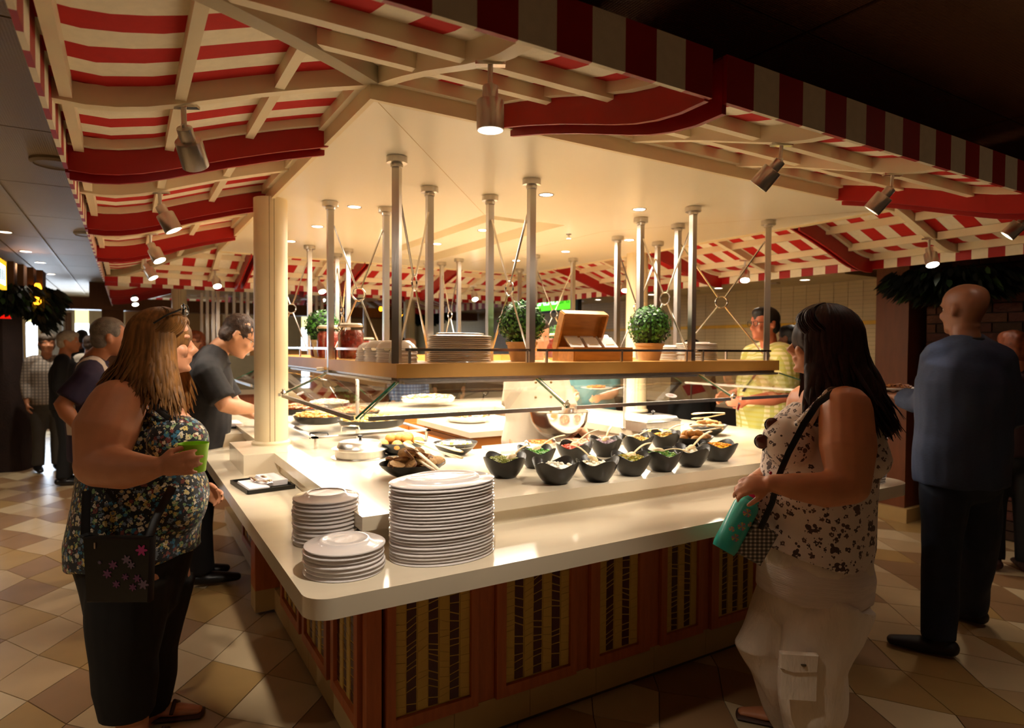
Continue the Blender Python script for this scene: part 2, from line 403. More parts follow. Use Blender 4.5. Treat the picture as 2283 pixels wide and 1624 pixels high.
# seams of the soffit
sm_ = B()
for (a, b) in (((X0, Y0), (CO[0], CO[2])), ((CO[1]+.35, CO[2]+.05), (X1, Y0)), ((CO[1]+.35, CO[2]+.05), (CO[1]+.35, 5.4))):
    sm_.bar((a[0], a[1], 2.2995), (b[0], b[1], 2.2998), .003, .0004)
sm_.out('trim_2', mat('seam_brown', '#cdb384', .6), kind='structure', smooth=False)
DLN = ['first by the left column', 'second along the left run', 'third along the left run', 'above the front shelf near the round topiary', 'above the front shelf to the right',
       'over the right run, nearer', 'over the right run, middle', 'in the coffer, near end', 'in the coffer, far end', 'over the right run, farthest']
for k, c in enumerate([(1.127, 3.602), (1.103, 4.326), (1.084, 5.048), (1.887, 2.77), (2.536, 2.77), (3.19, 3.588), (3.136, 4.311), (2.134, 3.908), (2.111, 4.626), (3.082, 5.005)]):
    downlight(c, 26 if k in (3, 4) else 30, 'recessed downlight in the cream soffit, '+DLN[k], z=2.30 if k not in (7, 8) else 2.315)
# sprinkler heads
for px, py in ((1268, 522), (948, 588)):
    q = atZ(px, py, 2.3); t = thing('sprinkler', 'small steel sprinkler head under the soffit, '+('right of the coffer' if px > 1000 else 'left of the coffer'), 'sprinkler', (q.x, q.y, 2.3))
    B().lathe([(.02, 0), (.018, -.006), (.006, -.008), (.006, -.03), (.016, -.033), (.016, -.036), (.0, -.036)], (q.x, q.y, 2.3), 14).out('sprinkler_body', STEEL, t)
# ------------------------------------------------------------ awnings
WF, WS = .965, .845          # projection at the near/far sides and at the left/right sides
PRO = [(0, 2.292), (.207, 2.245), (.415, 2.19), (.57, 2.145), (.725, 2.10), (.88, 2.072), (1.0, 2.076)]
def zf(s):
    for (a, za), (b, zb) in zip(PRO, PRO[1:]):
        if s <= b: t = (s-a)/(b-a); return za+(zb-za)*t
    return PRO[-1][1]
BH, RB = .104, .050      # sheet height and rafter underside above the red boards' lower edge
AWC = mat('awning_cream_frame', '#efe0be', .45, 0, .02)
def awning(label, O, a, o, L, reds, rafts, W=WF, Wa=WS, hipL=True, hipR=True, group=None, phase=0, purl=True, nseg=7):
    """O start of the inner edge, a along it, o outward; W own projection, Wa that of the neighbours round the corner"""
    O = V((O[0], O[1], 0)); a = V((a[0], a[1], 0)); o = V((o[0], o[1], 0)); rr = Wa/W
    zlo = lambda s: zf(s/W)
    def P(t, s, z): return O+a*t+o*s+V((0, 0, z))
    mid = O+a*(L/2)
    root = thing('striped_awning', label, 'awning', (mid.x, mid.y, 2.07), group)
    ta = -Wa if hipL else 0; tend = L+Wa if hipR else L; cuts = sorted(reds); ends = [ta]+[q for c in cuts for q in (c-.024, c+.024)]+[tend]
    def smin(tt): return max(0, -tt/rr if hipL else 0, (tt-L)/rr if hipR else 0)
    for sg in range(0, len(ends), 2):
        u0, u1 = ends[sg], ends[sg+1]; n = max(1, int(round((u1-u0)/.097))); n += 1-n % 2; b = B(); bv = B()
        for k in range(n):
            t, t2 = u0+(u1-u0)*k/n, u0+(u1-u0)*(k+1)/n; rows = []
            for q in range(nseg+1):
                f = q/nseg; row = []
                for tt in (t, t2):
                    s = smin(tt)+(W-smin(tt))*f; row.append(P(tt, s, zlo(s)+BH))
                rows.append(row)
            vs = [p for r in rows for p in r]; fs = [(2*q, 2*q+1, 2*q+3, 2*q+2) for q in range(nseg)]
            n0 = len(vs); vs += [p+V((0, 0, .006)) for p in vs[:n0]]; fs += [tuple(i+n0 for i in f[::-1]) for f in fs[:]]
            b.add(vs, fs, k % 2)
            A = [P(t, W, 2.074), P(t2, W, 2.074), P(t2, W+.012, 2.074), P(t, W+.012, 2.074)]
            bv.add(A+[p+V((0, 0, .112)) for p in A], [(3, 2, 1, 0), (4, 5, 6, 7), (0, 1, 5, 4), (1, 2, 6, 5), (2, 3, 7, 6), (3, 0, 4, 7)], k % 2)
        b.out('canopy_fabric', [RED, CANV], root); bv.out('valance', [REDP, CANV], root, smooth=False)
    def rib(t, h, wd, m, name, lo=0):
        b = B(); n = 12; rings = []
        for q in range(n+1):
            s = W*q/n; z = zlo(s)+lo
            rings.append([P(t-wd/2, s, z), P(t+wd/2, s, z), P(t+wd/2, s, z+h), P(t-wd/2, s, z+h)])
        b.loft(rings); return b.out(name, m, root, flat_below=40)
    for t in rafts: rib(t, BH-RB, .040, AWC, 'rafter', lo=RB)
    for t in reds:
        rib(t-.03, BH+.006, .014, REDP, 'red_bay_board', lo=-.006); rib(t+.03, BH+.024, .014, REDP, 'red_bay_board', lo=-.024)
        rib(t-.052, .030, .026, AWC, 'cap_strip', lo=BH-.030); rib(t+.052, .030, .026, AWC, 'cap_strip', lo=BH-.030)
    for flag, sg, tt in ((hipL, -1, 0), (hipR, 1, L)):
        if not flag: continue
        n = 12; rings = []; d = (a*(sg*Wa)+o*W).normalized(); sd = V((-d.y, d.x, 0))
        for q in range(n+1):
            s = W*q/n; c = P(tt+sg*s*rr, s, zlo(s)+RB-.004); rings.append([c-sd*.026, c+sd*.026, c+sd*.026+V((0, 0, BH-RB)), c-sd*.026+V((0, 0, BH-RB))])
        B().loft(rings).out('hip_rafter', AWC, root, flat_below=40)
    if purl:
        stops = sorted([0]+list(reds)+list(rafts)+[L])
        for s in (.03*W, .345*W, .655*W, .965*W):
            tl = -s*rr if hipL else 0; tr = L+s*rr if hipR else L
            st = sorted(set([tl]+[q for q in stops if tl < q < tr]+[tr]))
            for t0, t1 in zip(st, st[1:]):
                if t1-t0 < .05: continue
                e0 = .0 if t0 not in reds else .036; e1 = .0 if t1 not in reds else .036
                z = zlo(s)+RB+.008; b = B(); dn = o*.014
                c0 = P(t0+e0, s, z); c1 = P(t1-e1, s, z); up = V((0, 0, BH-RB-.008))
                b.add([c0-dn, c1-dn, c1+dn, c0+dn, c0-dn+up, c1-dn+up, c1+dn+up, c0+dn+up], [(3, 2, 1, 0), (4, 5, 6, 7), (0, 1, 5, 4), (1, 2, 6, 5), (2, 3, 7, 6), (3, 0, 4, 7)])
                b.out('purlin', AWC, root, smooth=False)
LX, LY = X1-X0, Y1-Y0
awning('red and cream striped awning along the left side of the soffit', (X0, Y0), (0, 1), (-1, 0), LY, [.572, 1.79, 3.0], [.02, 1.18, 2.4, 3.55], W=WS, Wa=WF, phase=1)
awning('red and cream striped awning over the near right counter', (X0, Y0), (1, 0), (0, -1), LX, [.49, 2.55], [.02, 1.085, 1.73], phase=0)
awning('red and cream striped awning along the far right end', (X1, Y1), (0, -1), (1, 0), LY, [.61, 1.96, 3.31], [1.2, 2.55, 3.88], W=WS, Wa=WF, phase=0)
awning('red and cream striped awning along the far side, behind the posts', (X1, Y1), (-1, 0), (0, 1), LX, [.78, 1.75, 2.76], [.33, 2.07, 3.02], phase=1)
# ------------------------------------------------------------ awning spotlights
BULBM = mat('spot_lens_glow', '#fff6e6', emit=30, ecol='#fff4e2')
LENSD = mat('spot_lens_dark', '#2a2622', .2, .3)
def spotlight(pt, aim, label, lit=True, e=9, s=1.0, col=WARM, cone=48, nm='awning_spotlight', grp='awning spotlights'):
    pt = V(pt); aim = clampdir(aim); t = thing(nm, label, 'spotlight', pt, grp)
    B().cbox(pt-V((0, 0, .004)), (.085*s, .022*s, .008), Matrix.Rotation(-.5, 3, 'Z')).out('mounting_plate', STEELP, t)
    kn = pt+V((0, 0, -.062*s))+aim*.004
    B().tube([pt-V((0, 0, .006)), kn], .0075*s, 10).out('stem', STEEL, t)
    q = aim.to_track_quat('Z', 'X').to_matrix()
    B().lathe([(.006, -.012), (.010, -.004), (.0215, 0), (.0225, .003), (.0225, .045), (.0, .045)], kn, 22, R=q).scale_(s, kn).out('knuckle_cap', STEEL, t)
    B().lathe([(.0, .040), (.037, .040), (.039, .043), (.039, .122), (.036, .124), (.034, .100), (.0, .100)], kn, 26, R=q).scale_(s, kn).out('lamp_head', STEEL, t)
    B().lathe([(.0, .1005), (.033, .1005), (.033, .102), (0, .102)], kn, 20, R=q).scale_(s, kn).out('lens', BULBM if lit else LENSD, t)
    if lit and e: lamp('SPOT', 'bulb', kn+aim*(.14*s), e, col, .03, aim=aim, spot=cone, blend=.5, parent=t)
    return t
def _sc(self, s, c):
    self.v = [tuple(V(c)+(V(p)-V(c))*s) for p in self.v]; return self
B.scale_ = _sc
zr = lambda f: zf(f)+RB
SPOTS = [((X0-.645*WS, 2.02, zr(.645)), (.30, .62, -.72), 'nearest awning spotlight at upper left, aimed away from us', True, 26),
         ((X0-.66*WS, 3.18, zr(.66)), (.42, -.1, -.85), 'second awning spotlight on the left, glowing', True, 18),
         ((X0-.66*WS, 4.40, zr(.66)), (.38, -.3, -.85), 'third awning spotlight on the left, glowing', True, 16),
         ((X0-.66*WS, 5.55, zr(.66)), (.40, -.25, -.8), 'fourth awning spotlight on the left, glowing', True, 14),
         ((.71, 1.27, zr(.757)), (0.02, .02, -1), 'steel spotlight hanging straight down above the near corner', True, 24),
         ((1.775, 1.29, zr(.735)), (-.30, .72, -.85), 'steel spotlight tilted left, above the woman with dark hair', True, 26),
         ((2.42, 1.29, zr(.735)), (-.28, .66, -.85), 'second tilted spotlight right of the one above the dark haired woman', True, 22),
         ((3.45, 1.25, zr(.755)), (-.3, .65, -.8), 'third tilted spotlight at the right edge of the picture', True, 10),
         ((X1+.60*WS, Y1-3.88, zr(.60)), (-.25, -.30, -.85), 'glowing spotlight of the right end awning, nearest one', True, 8),
         ((X1+.55*WS, Y1-2.55, zr(.55)), (-.35, -.30, -.85), 'glowing spotlight of the right awning behind the corner brace', True, 8),
         ((X1+.50*WS, Y1-1.2, zr(.50)), (-.35, -.30, -.85), 'glowing spotlight of the right awning above the front topiary', True, 8),
         ((.71, 6.45, zr(.56)), (.1, -.55, -.8), 'glowing spotlight of the far awning, left of the thick column', True, 8),
         ((1.66, 6.45, zr(.56)), (.1, -.55, -.8), 'glowing spotlight of the far awning, right of the thick column', True, 8),
         ((3.40, 6.45, zr(.56)), (-.1, -.55, -.8), 'glowing spotlight under the middle of the far awning', True, 8)]
for k, (pt, aim, lb, lit, e) in enumerate(SPOTS): spotlight(pt, aim, lb, lit, e, s=.8 if 4 <= k <= 7 else .95, cone=84 if k == 4 else 52)
# ------------------------------------------------------------ columns
def column(c, r, z0, z1, label, grp='cream columns'):
    t = thing('column', label, 'column', (c[0], c[1], z0), grp)
    B().lathe([(r, z0+.02), (r, z1)], (c[0], c[1], 0), 40).out('shaft', CREAM, t)
    B().lathe([(r+.014, z0), (r+.014, z0+.012), (r+.004, z0+.022)], (c[0], c[1], 0), 40).out('base_ring', CREAM, t)
    for k in (0, 1):
        a = math.atan2(-c[1], -c[0])+(.12+.28*k-.2)
        B().box((c[0]+math.cos(a)*(r-.001)-.0015, c[1]+math.sin(a)*(r-.001)-.0015, z0+.02), (c[0]+math.cos(a)*(r-.001)+.0015, c[1]+math.sin(a)*(r-.001)+.0015, z1)).out('cover_seam', mat('seam_dark_tan', '#8b7550', .7), t)  # thin darker strip marking the joint in the column cover
column((.684, 3.677), .088, .96, 2.3, 'thick cream column rising from the counter beside the bending man')
column((3.72, 4.08), .09, .96, 2.3, 'cream column behind the right side shelf posts')
column((.60, 9.3), .09, 0, 2.3, 'distant cream column at the second buffet island')
column((3.9, 9.6), .09, 0, 2.3, 'distant cream column seen beyond the kitchen ring')
# ============================================================ BUFFET COUNTER
ZL, ZM = .86, .96
def arc(cx, cy, r, a0, a1, n=7): return [(cx+r*math.cos(a0+(a1-a0)*i/n), cy+r*math.sin(a0+(a1-a0)*i/n)) for i in range(n+1)]
led = B()
led.prism(arc(.382+.07, 1.597+.07, .07, PI, 1.5*PI)+arc(3.25-.11, 1.597+.11, .11, -.5*PI, 0, 8)+[(3.25, 2.02), (3.10, 2.08), (.72, 2.08), (.72, 3.40), (.382, 3.40)], .805, ZL)
led.prism([(.382, 3.78), (.72, 3.78), (.72, 6.2), (.382, 6.2)], .805, ZL)
led.prism([(.382, 3.40), (.72, 3.40), (.72, 3.78), (.382, 3.78)], .805, ZL)
led = led.out('tray_ledge', STONE, flat_below=30); tag(led, 'polished cream stone tray ledge with a rounded corner, lower tier of the buffet', 'counter ledge')
def ringbox(b, o, i, z0, z1):
    (a0, a1, b0, b1), (c0, c1, d0, d1) = o, i
    b.box((a0, b0, z0), (a1, d0, z1)).box((a0, d1, z0), (a1, b1, z1)).box((a0, d0, z0), (c0, d1, z1)).box((c1, d0, z0), (a1, d1, z1)); return b
IN = (1.56, 2.86, 2.956, 5.0)
mt = thing('buffet_countertop', 'polished cream stone buffet countertop, raised tier that carries the bowls', 'countertop', (2.1, 3.9, .86))
ringbox(B(), (.634, 3.62, 1.947, 5.9), IN, .914, ZM).out('worktop', STONE, mt, smooth=False)
ringbox(B(), (.66, 3.59, 1.973, 5.87), (IN[0]-.03, IN[1]+.03, IN[2]-.03, IN[3]+.03), ZL, .914).out('riser', STONE, mt, smooth=False)
B().box((.49, 3.335, .86), (.70, 3.83, ZM+.001)).box((.53, 3.375, .86), (.72, 3.79, .92)).out('column_plinth', STONE, mt, smooth=False)
B().box((.49, 4.35, .86), (.70, 5.0, ZM-.02)).out('tray_plinth', STONE, mt, smooth=False)
carc = thing('counter_base', 'cream and cherry wood base carrying the buffet counter', 'counter base', (2.1, 3.9, 0))
SK = mat('cream_skirting_tile', '#c0a068', .45, 0, .05)
KICK = mat('dull_steel_kick', '#6e655a', .4, .8)
ringbox(B(), (.745, 3.05, 2.14, 5.8), (1.5, 2.9, 2.9, 5.05), .02, .808).out('carcass', mat('carcass_dark_wood', '#5a2f18', .6), carc, smooth=False)  # carcass in a plain dark brown wood
sk = B(); 
for k in range(7): sk.box((.70+k*.336, 2.1, .022), (.70+(k+1)*.336-.002, 2.14, .143))
for k in range(9): sk.box((.70, 2.1+k*.41, .022), (.745, 2.1+(k+1)*.41-.002, .143))
sk.out('skirting', SK, carc, smooth=False)
B().box((.715, 2.115, 0), (3.04, 2.2, .022)).box((.715, 2.115, 0), (.8, 5.8, .022)).out('kick_strip', KICK, carc, smooth=False)
B().box((.698, 2.098, .143), (.752, 2.14, .805)).out('corner_post', CHERRY, carc, smooth=False)
MOSD = mat('mosaic_dark_red', '#4a100a', .35, 0, .2, 12)
MOSC = mat('mosaic_cream', '#d2ae54', .5, 0, .06, 6)
MOSB = mat('mosaic_backing', '#d2ae54', .7)
def cabinet(label, u0, u1, m0, m1, ncol, plane, seed, front=True, zb=.186, zt=.785):
    """door of the base with a mosaic panel; u runs along the counter, plane is the face position"""
    rnd = random.Random(seed)
    def P(u, z, d):     # d = outward from the face
        return V((u, plane-d, z)) if front else V((plane-d, u, z))
    cx = P((u0+u1)/2, .143, 0)
    root = thing('cabinet', label, 'cabinet', cx, 'mosaic cabinets in the counter base')
    def slab(a0, a1, z0, z1, d0, d1, name, m, parent=root, poly=None):
        q = poly or [(a0, z0), (a1, z0), (a1, z1), (a0, z1)]
        A = [P(u, z, d0) for u, z in q]; Bq = [P(u, z, d1) for u, z in q]
        fs = [(0, 1, 2, 3), (7, 6, 5, 4), (0, 4, 5, 1), (1, 5, 6, 2), (2, 6, 7, 3), (3, 7, 4, 0)]
        if front: fs = [f[::-1] for f in fs]
        return B().add(A+Bq, fs).out(name, m, parent, smooth=False)
    slab(u0, m0, .143, .805, -.03, .016, 'door_frame', CHERRY)
    slab(m1, u1, .143, .805, -.03, .016, 'door_frame', CHERRY)
    slab(m0, m1, .143, zb, -.03, .016, 'door_frame', CHERRY)
    slab(m0, m1, zb, .805, -.03, -.001, 'mosaic_backing', MOSB)
    cw = (m1-m0)/ncol
    for c in range(ncol):
        dark = c % 2 == 1; a0 = m0+c*cw+.002; a1 = m0+(c+1)*cw-.002
        if dark: a0 += .001; a1 -= .001
        z = zb+.004; zl = zr_ = z
        while zl < zt and zr_ < zt:
            h = rnd.uniform(.018, .040) if dark else rnd.uniform(.022, .036)
            if rnd.random() < .2: h *= 1.4
            nl = min(zt, zl+h*rnd.uniform(.75, 1.25)); nr = min(zt, zr_+h*rnd.uniform(.75, 1.25))
            if abs(nl-nr) > .022: nr = nl+(.015 if nr > nl else -.015)
            g = .0050 if dark else .0012
            slab(0, 0, 0, 0, -.001, (.0004 if dark else .003)+rnd.uniform(-.0005, .0007), 'mosaic_tile', MOSD if dark else MOSC,
                 poly=[(a0, zl+g/2), (a1, zr_+g/2), (a1, nr-g/2), (a0, nl-g/2)])
            zl, zr_ = nl, nr
    return root
ORD = ['nearest the corner', 'second from the corner', 'third from the corner', 'fourth from the corner', 'fifth from the corner']
for k, (u0, u1, m0, m1, nc) in enumerate([(.768, 1.128, .800, 1.098, 7), (1.208, 1.59, 1.25, 1.56, 7), (1.663, 2.0, 1.712, 1.937, 5), (2.07, 2.345, 2.105, 2.31, 5), (2.40, 2.76, 2.45, 2.72, 7)]):
    cabinet('cherry cabinet with striped mosaic, right face, '+ORD[k], u0, u1, m0, m1, nc, 2.1, 11+k)
    if k < 4:
        nx = [1.208, 1.663, 2.07, 2.40][k]
        B().box((u1+.003, 2.102, .143), (nx-.003, 2.14, .805)).out('stile', CHERRY, carc, smooth=False)
for k, (u0, u1, m0, m1, nc) in enumerate([(2.16, 2.50, 2.20, 2.46, 6), (2.56, 2.98, 2.60, 2.94, 7), (3.04, 3.46, 3.08, 3.42, 7), (4.2, 4.75, 4.25, 4.7, 7)]):
    cabinet('cherry cabinet with striped mosaic, left face, '+['beside the corner post', 'second along', 'third along, before the wooden pilaster', 'beyond the wooden pilaster'][k], u0, u1, m0, m1, nc, .70, 31+k, front=False)
B().box((.60, 3.70, .143), (.745, 3.84, .805)).out('pilaster', CHERRY, carc, smooth=False)
B().box((.60, 3.70, .022), (.745, 3.84, .143)).out('pilaster_foot', SK, carc, smooth=False)
# ------------------------------------------------------------ shelf ring with posts and braces
OS = (.96, 3.455, 2.5, 5.55); ISR = (1.32, 3.02, 2.985, 5.16)
sh = thing('overhead_shelf', 'honey wood overhead shelf ring hung on steel posts above the buffet', 'shelf', (2.2, 4.0, 1.33))
ringbox(B(), OS, ISR, SHB+.003, 1.428).out('shelf_board', WOOD, sh, smooth=False)
ringbox(B(), (OS[0]+.02, OS[1]-.02, OS[2]+.02, OS[3]-.02), (ISR[0]-.02, ISR[1]+.02, ISR[2]-.02, ISR[3]+.02), SHB-.022, SHB+.003).out('steel_rail', STEEL, sh, smooth=False)
po = [(.985, 2.565), (1.66, 2.56), (2.75, 2.56), (3.43, 2.575), (.975, 3.55), (.975, 5.19), (3.43, 3.54), (3.43, 4.6), (.985, 5.50),
      (1.31, 2.96), (1.655, 2.955), (2.715, 2.95), (3.05, 2.965), (1.29, 3.53), (1.26, 5.19), (3.03, 3.53), (3.03, 4.61), (1.567, 5.18), (2.587, 5.19), (2.56, 5.50), (1.567, 5.5), (3.43, 5.5)]
for k, (x, y) in enumerate(po):
    rot = Matrix.Rotation(-PI/4, 3, 'Z') if k in (0, 3) else None
    b = B(); outer = k < 9 or k in (19, 20, 21)
    zb = SHB-.02 if outer else 1.33
    b.cbox((x, y, (2.3+zb)/2), (.033, .030, 2.3-zb), rot)
    pst = b.out('post', STEEL, sh, flat_below=30)
    B().lathe([(.026, 2.255), (.026, 2.27), (.044, 2.272), (.044, 2.298), (.0, 2.2985)], (x, y, 0), 24).out('flange', STEEL, pst)
def brace(a, b):
    a = V((a[0], a[1], 0)); b = V((b[0], b[1], 0)); d = (b-a); L = d.length; d.normalize(); m = (a+b)/2; zc = 1.795; R0 = .036
    r = Matrix((d, V((0, 0, 1)), d.cross(V((0, 0, 1))))).transposed()
    t = B(); t.torus(m+V((0, 0, zc)), R0, .0045, R=r, n=28)
    h = L/2-.02
    for sx in (-1, 1):
        for zt, sg in ((2.17, 1), (1.47, -1)):
            e = m+d*(sx*h)+V((0, 0, zt)); v = (e-(m+V((0, 0, zc)))).normalized()
            t.tube([m+V((0, 0, zc))+v*R0, e], .0052, 8)
    t.out('cross_brace', STEELP, sh)
for a, b in ((0, 9), (1, 10), (2, 11), (3, 12), (4, 13), (5, 14), (6, 15), (7, 16), (17, 20), (18, 19)): brace(po[a], po[b])
# gallery rail
def rail(a, b, posts):
    a = V(a); b = V(b)
    B().bar(a, b, .010, .012).out('gallery_rail', STEELP, sh, smooth=False)
    for f in posts:
        p = a+(b-a)*f; r_ = B().bar(p, V((p.x, p.y, 1.428)), .012, .010); r_.out('rail_post', STEEL, sh, smooth=False)
ZR = 1.487
rail((1.01, 2.53, ZR), (1.64, 2.53, ZR), (.03, .97)); rail((1.68, 2.53, ZR), (2.73, 2.53, ZR), (.05, .5, .95)); rail((2.77, 2.53, ZR), (3.41, 2.53, ZR), (.06, .94))
rail((.985, 2.6, ZR), (.985, 3.52, ZR), (.04, .45, .96)); rail((.985, 3.58, ZR), (.985, 5.4, ZR), (.05, .4, .7)); 
rail((1.32, 3.0, ZR), (1.32, 5.1, ZR), (.1, .5, .9)); rail((1.34, 2.97, ZR), (3.0, 2.97, ZR), (.1, .5, .9)); rail((3.43, 2.62, ZR), (3.43, 5.3, ZR), (.1, .5, .9))
# ------------------------------------------------------------ sneeze guards
GB = 1.235; GO = .25
def pane(p, label):
    """p: four corners top-left, top-right, bottom-right, bottom-left"""
    p = [V(q) for q in p]; n = (p[1]-p[0]).cross(p[3]-p[0]).normalized()*.003
    cx = sum(p, V())/4
    t = thing('sneeze_guard', label, 'glass guard', (cx.x, cx.y, GB), 'glass sneeze guards')
    B().add([q-n for q in p]+[q+n for q in p], [(3, 2, 1, 0), (4, 5, 6, 7), (0, 1, 5, 4), (1, 2, 6, 5), (2, 3, 7, 6), (3, 0, 4, 7)]).out('glass_pane', GLASS, t, smooth=False)
    for a, b in ((p[1], p[2]), (p[3], p[0])):
        B().bar(a+(b-a)*.02, b-(b-a)*.02, .004, .0075, up=n).out('glass_edge', GREENEDGE, t, smooth=False)
    d = (p[2]-p[3]).normalized()
    B().bar(p[3]+d*.035, p[2]-d*.035, .013, .016).out('edge_rail', STEEL, t, smooth=False)
    B().bar(p[0]+d*.02-V((0, 0, .004)), p[1]-d*.02-V((0, 0, .004)), .03, .012).out('top_rail', STEEL, t, smooth=False)
def gpt(x, y, top, ox, oy): return (x, y, SHB-.012) if top else (x-GO*ox, y-GO*oy, GB)
SH = OS
def clampfit(p, label):
    p = V(p); t = thing('guard_clamp', label, 'clamp', p, 'steel clamps of the glass guards')
    B().lathe([(0, 0), (.014, .001), (.016, .008), (.010, .014), (.006, .018), (.009, .024), (0, .03)], p, 16).out('clamp_knob', STEELP, t)
    B().lathe([(0, -.012), (.008, -.01), (.009, 0), (0, .001)], p, 14).out('clamp_base', STEELP, t)
front = [(SH[0], 'near corner'), (1.66, ''), (2.75, ''), (SH[1], 'right corner')]
FN = ['glass sneeze guard on the right face, above the bread and first bowls', 'glass sneeze guard on the right face, above the middle of the black bowls', 'glass sneeze guard on the right face, last before the dark haired woman']
for k in range(3):
    xa, xb = front[k][0], front[k+1][0]
    la = xa-GO+.012 if k == 0 else xa+.006; lb = xb+GO-.01 if k == 2 else xb-.006
    pane([(xa+.01, SH[2], SHB-.012), (xb-.01, SH[2], SHB-.012), (lb, SH[2]-GO, GB), (la, SH[2]-GO, GB)], FN[k])
sidey = [SH[2], 3.55, 4.45, 5.3]
for k in range(3):
    ya, yb = sidey[k], sidey[k+1]
    la = ya-GO+.012 if k == 0 else ya+.006
    pane([(SH[0], yb-.01, SHB-.012), (SH[0], ya+.01, SHB-.012), (SH[0]-GO, la, GB), (SH[0]-GO, yb-.006, GB)], 'glass sneeze guard on the left face, '+['nearest the corner', 'behind the thick column', 'farthest along'][k])
pane([(SH[1], SH[2]+.01, SHB-.012), (SH[1], 3.54, SHB-.012), (SH[1]+GO, 3.54, GB), (SH[1]+GO, SH[2]-GO+.012, GB)], 'glass sneeze guard on the far right face, partly behind the dark haired woman')
for p, l in (((1.66, SH[2]-GO+.012, GB+.008), 'above the mixing bowl'), ((2.75, SH[2]-GO+.012, GB+.008), 'at the red tag'), ((SH[0]-GO+.012, 3.55, GB+.008), 'in front of the thick column')):
    clampfit(p, 'polished steel clamp joining two glass guards, '+l)
    q = V(p); t = thing('guard_bracket', 'slender steel rod from the shelf to the guard clamp, '+l, 'bracket', q)
    top = V((q.x, SH[2], SHB-.01)) if q.y < 2.4 else V((SH[0], q.y, SHB-.01))
    B().tube([top, q+V((0, 0, .004))], .004, 8).out('rod', STEELP, t)
# oval notes stuck to the guard, red tag
OV = mat('pale_pink_label', '#d9cbc6', .5); REDT = mat('red_tag_paper', '#c01a14', .6)
gn = V((0, -(SHB-.012-GB), -GO)).normalized()
def ovalnote(x, f, s, label, side=False):
    if not side:
        c = V((x, SH[2]-GO*f, SHB-.012-(SHB-.012-GB)*f)); d = V((1, 0, 0)); e = V((0, GO, SHB-.012-GB)).normalized(); n = d.cross(e)
    else:
        c = V((SH[0]-GO*f, x, SHB-.012-(SHB-.012-GB)*f)); d = V((0, -1, 0)); e = V((GO, 0, SHB-.012-GB)).normalized(); n = d.cross(e)
    c = c+n*.005; ring = [c+d*(math.cos(2*PI*i/28)*s)+e*(math.sin(2*PI*i/28)*s*.62) for i in range(28)]
    t = thing('oval_label', label, 'label', c, 'oval labels on the glass')
    B().loft([ring, [q+n*.0008 for q in ring]]).out('label_card', OV, t, smooth=False)
    tx = B()
    for k in range(3): tx.bar(c+d*(-s*.55)+e*(s*(.22-.2*k))+n*.0012, c+d*(s*(.5-.1*k))+e*(s*(.22-.2*k))+n*.0012, .0025, .0004, up=n)
    tx.out('print_line', mat('label_print', '#a9807c', .6), t, smooth=False)
ovalnote(2.33, .80, .035, 'pink oval label on the glass guard before the far column')
ovalnote(3.30, .82, .03, 'pink oval label on the left glass guard beside the clamp', True)
ovalnote(3.72, .82, .03, 'pink oval label on the glass guard left of the clamp', True)
c = V((2.765, SH[2]-GO-.008, GB-.012)); t = thing('paper_tag', 'small red and white paper tag hanging from the guard edge', 'tag', c)
B().cbox(c-V((0, 0, .03)), (.018, .001, .045), Matrix.Rotation(.35, 3, 'Y')).out('tag_card', mat('tag_white', '#e5dfd5', .6), t, smooth=False)
B().cbox(c-V((-.001, .001, .031)), (.013, .001, .030), Matrix.Rotation(.35, 3, 'Y')).out('red_print', REDT, t, smooth=False)
# guard support poles on the counter (goosenecks)
for px, py, lb, sgn in ((797, 984, 'slim white guard support pole standing behind the lidded pot', 1), (1392, 955, 'slim white guard support pole in front of the far column', -1)):
    q = atZ(px, py, ZM); t = thing('guard_pole', lb, 'pole', q, 'guard support poles')
    pp = [q, q+V((0, 0, .34))]+[q+V((-.07*sgn*(1-math.cos(a))*VR.x, -.07*sgn*(1-math.cos(a))*VR.y, .34+.07*math.sin(a))) for a in (.4, .8, 1.2, 1.57)]
    pp.append(pp[-1]-VR*(.16*sgn)); B().tube(pp, .0105, 14).out('bent_pole', mat('satin_white_metal', '#d9d3c8', .25, .6), t)
    B().lathe([(.026, 0), (.026, .004), (.012, .008)], q, 20).out('foot_plate', STEELP, t)
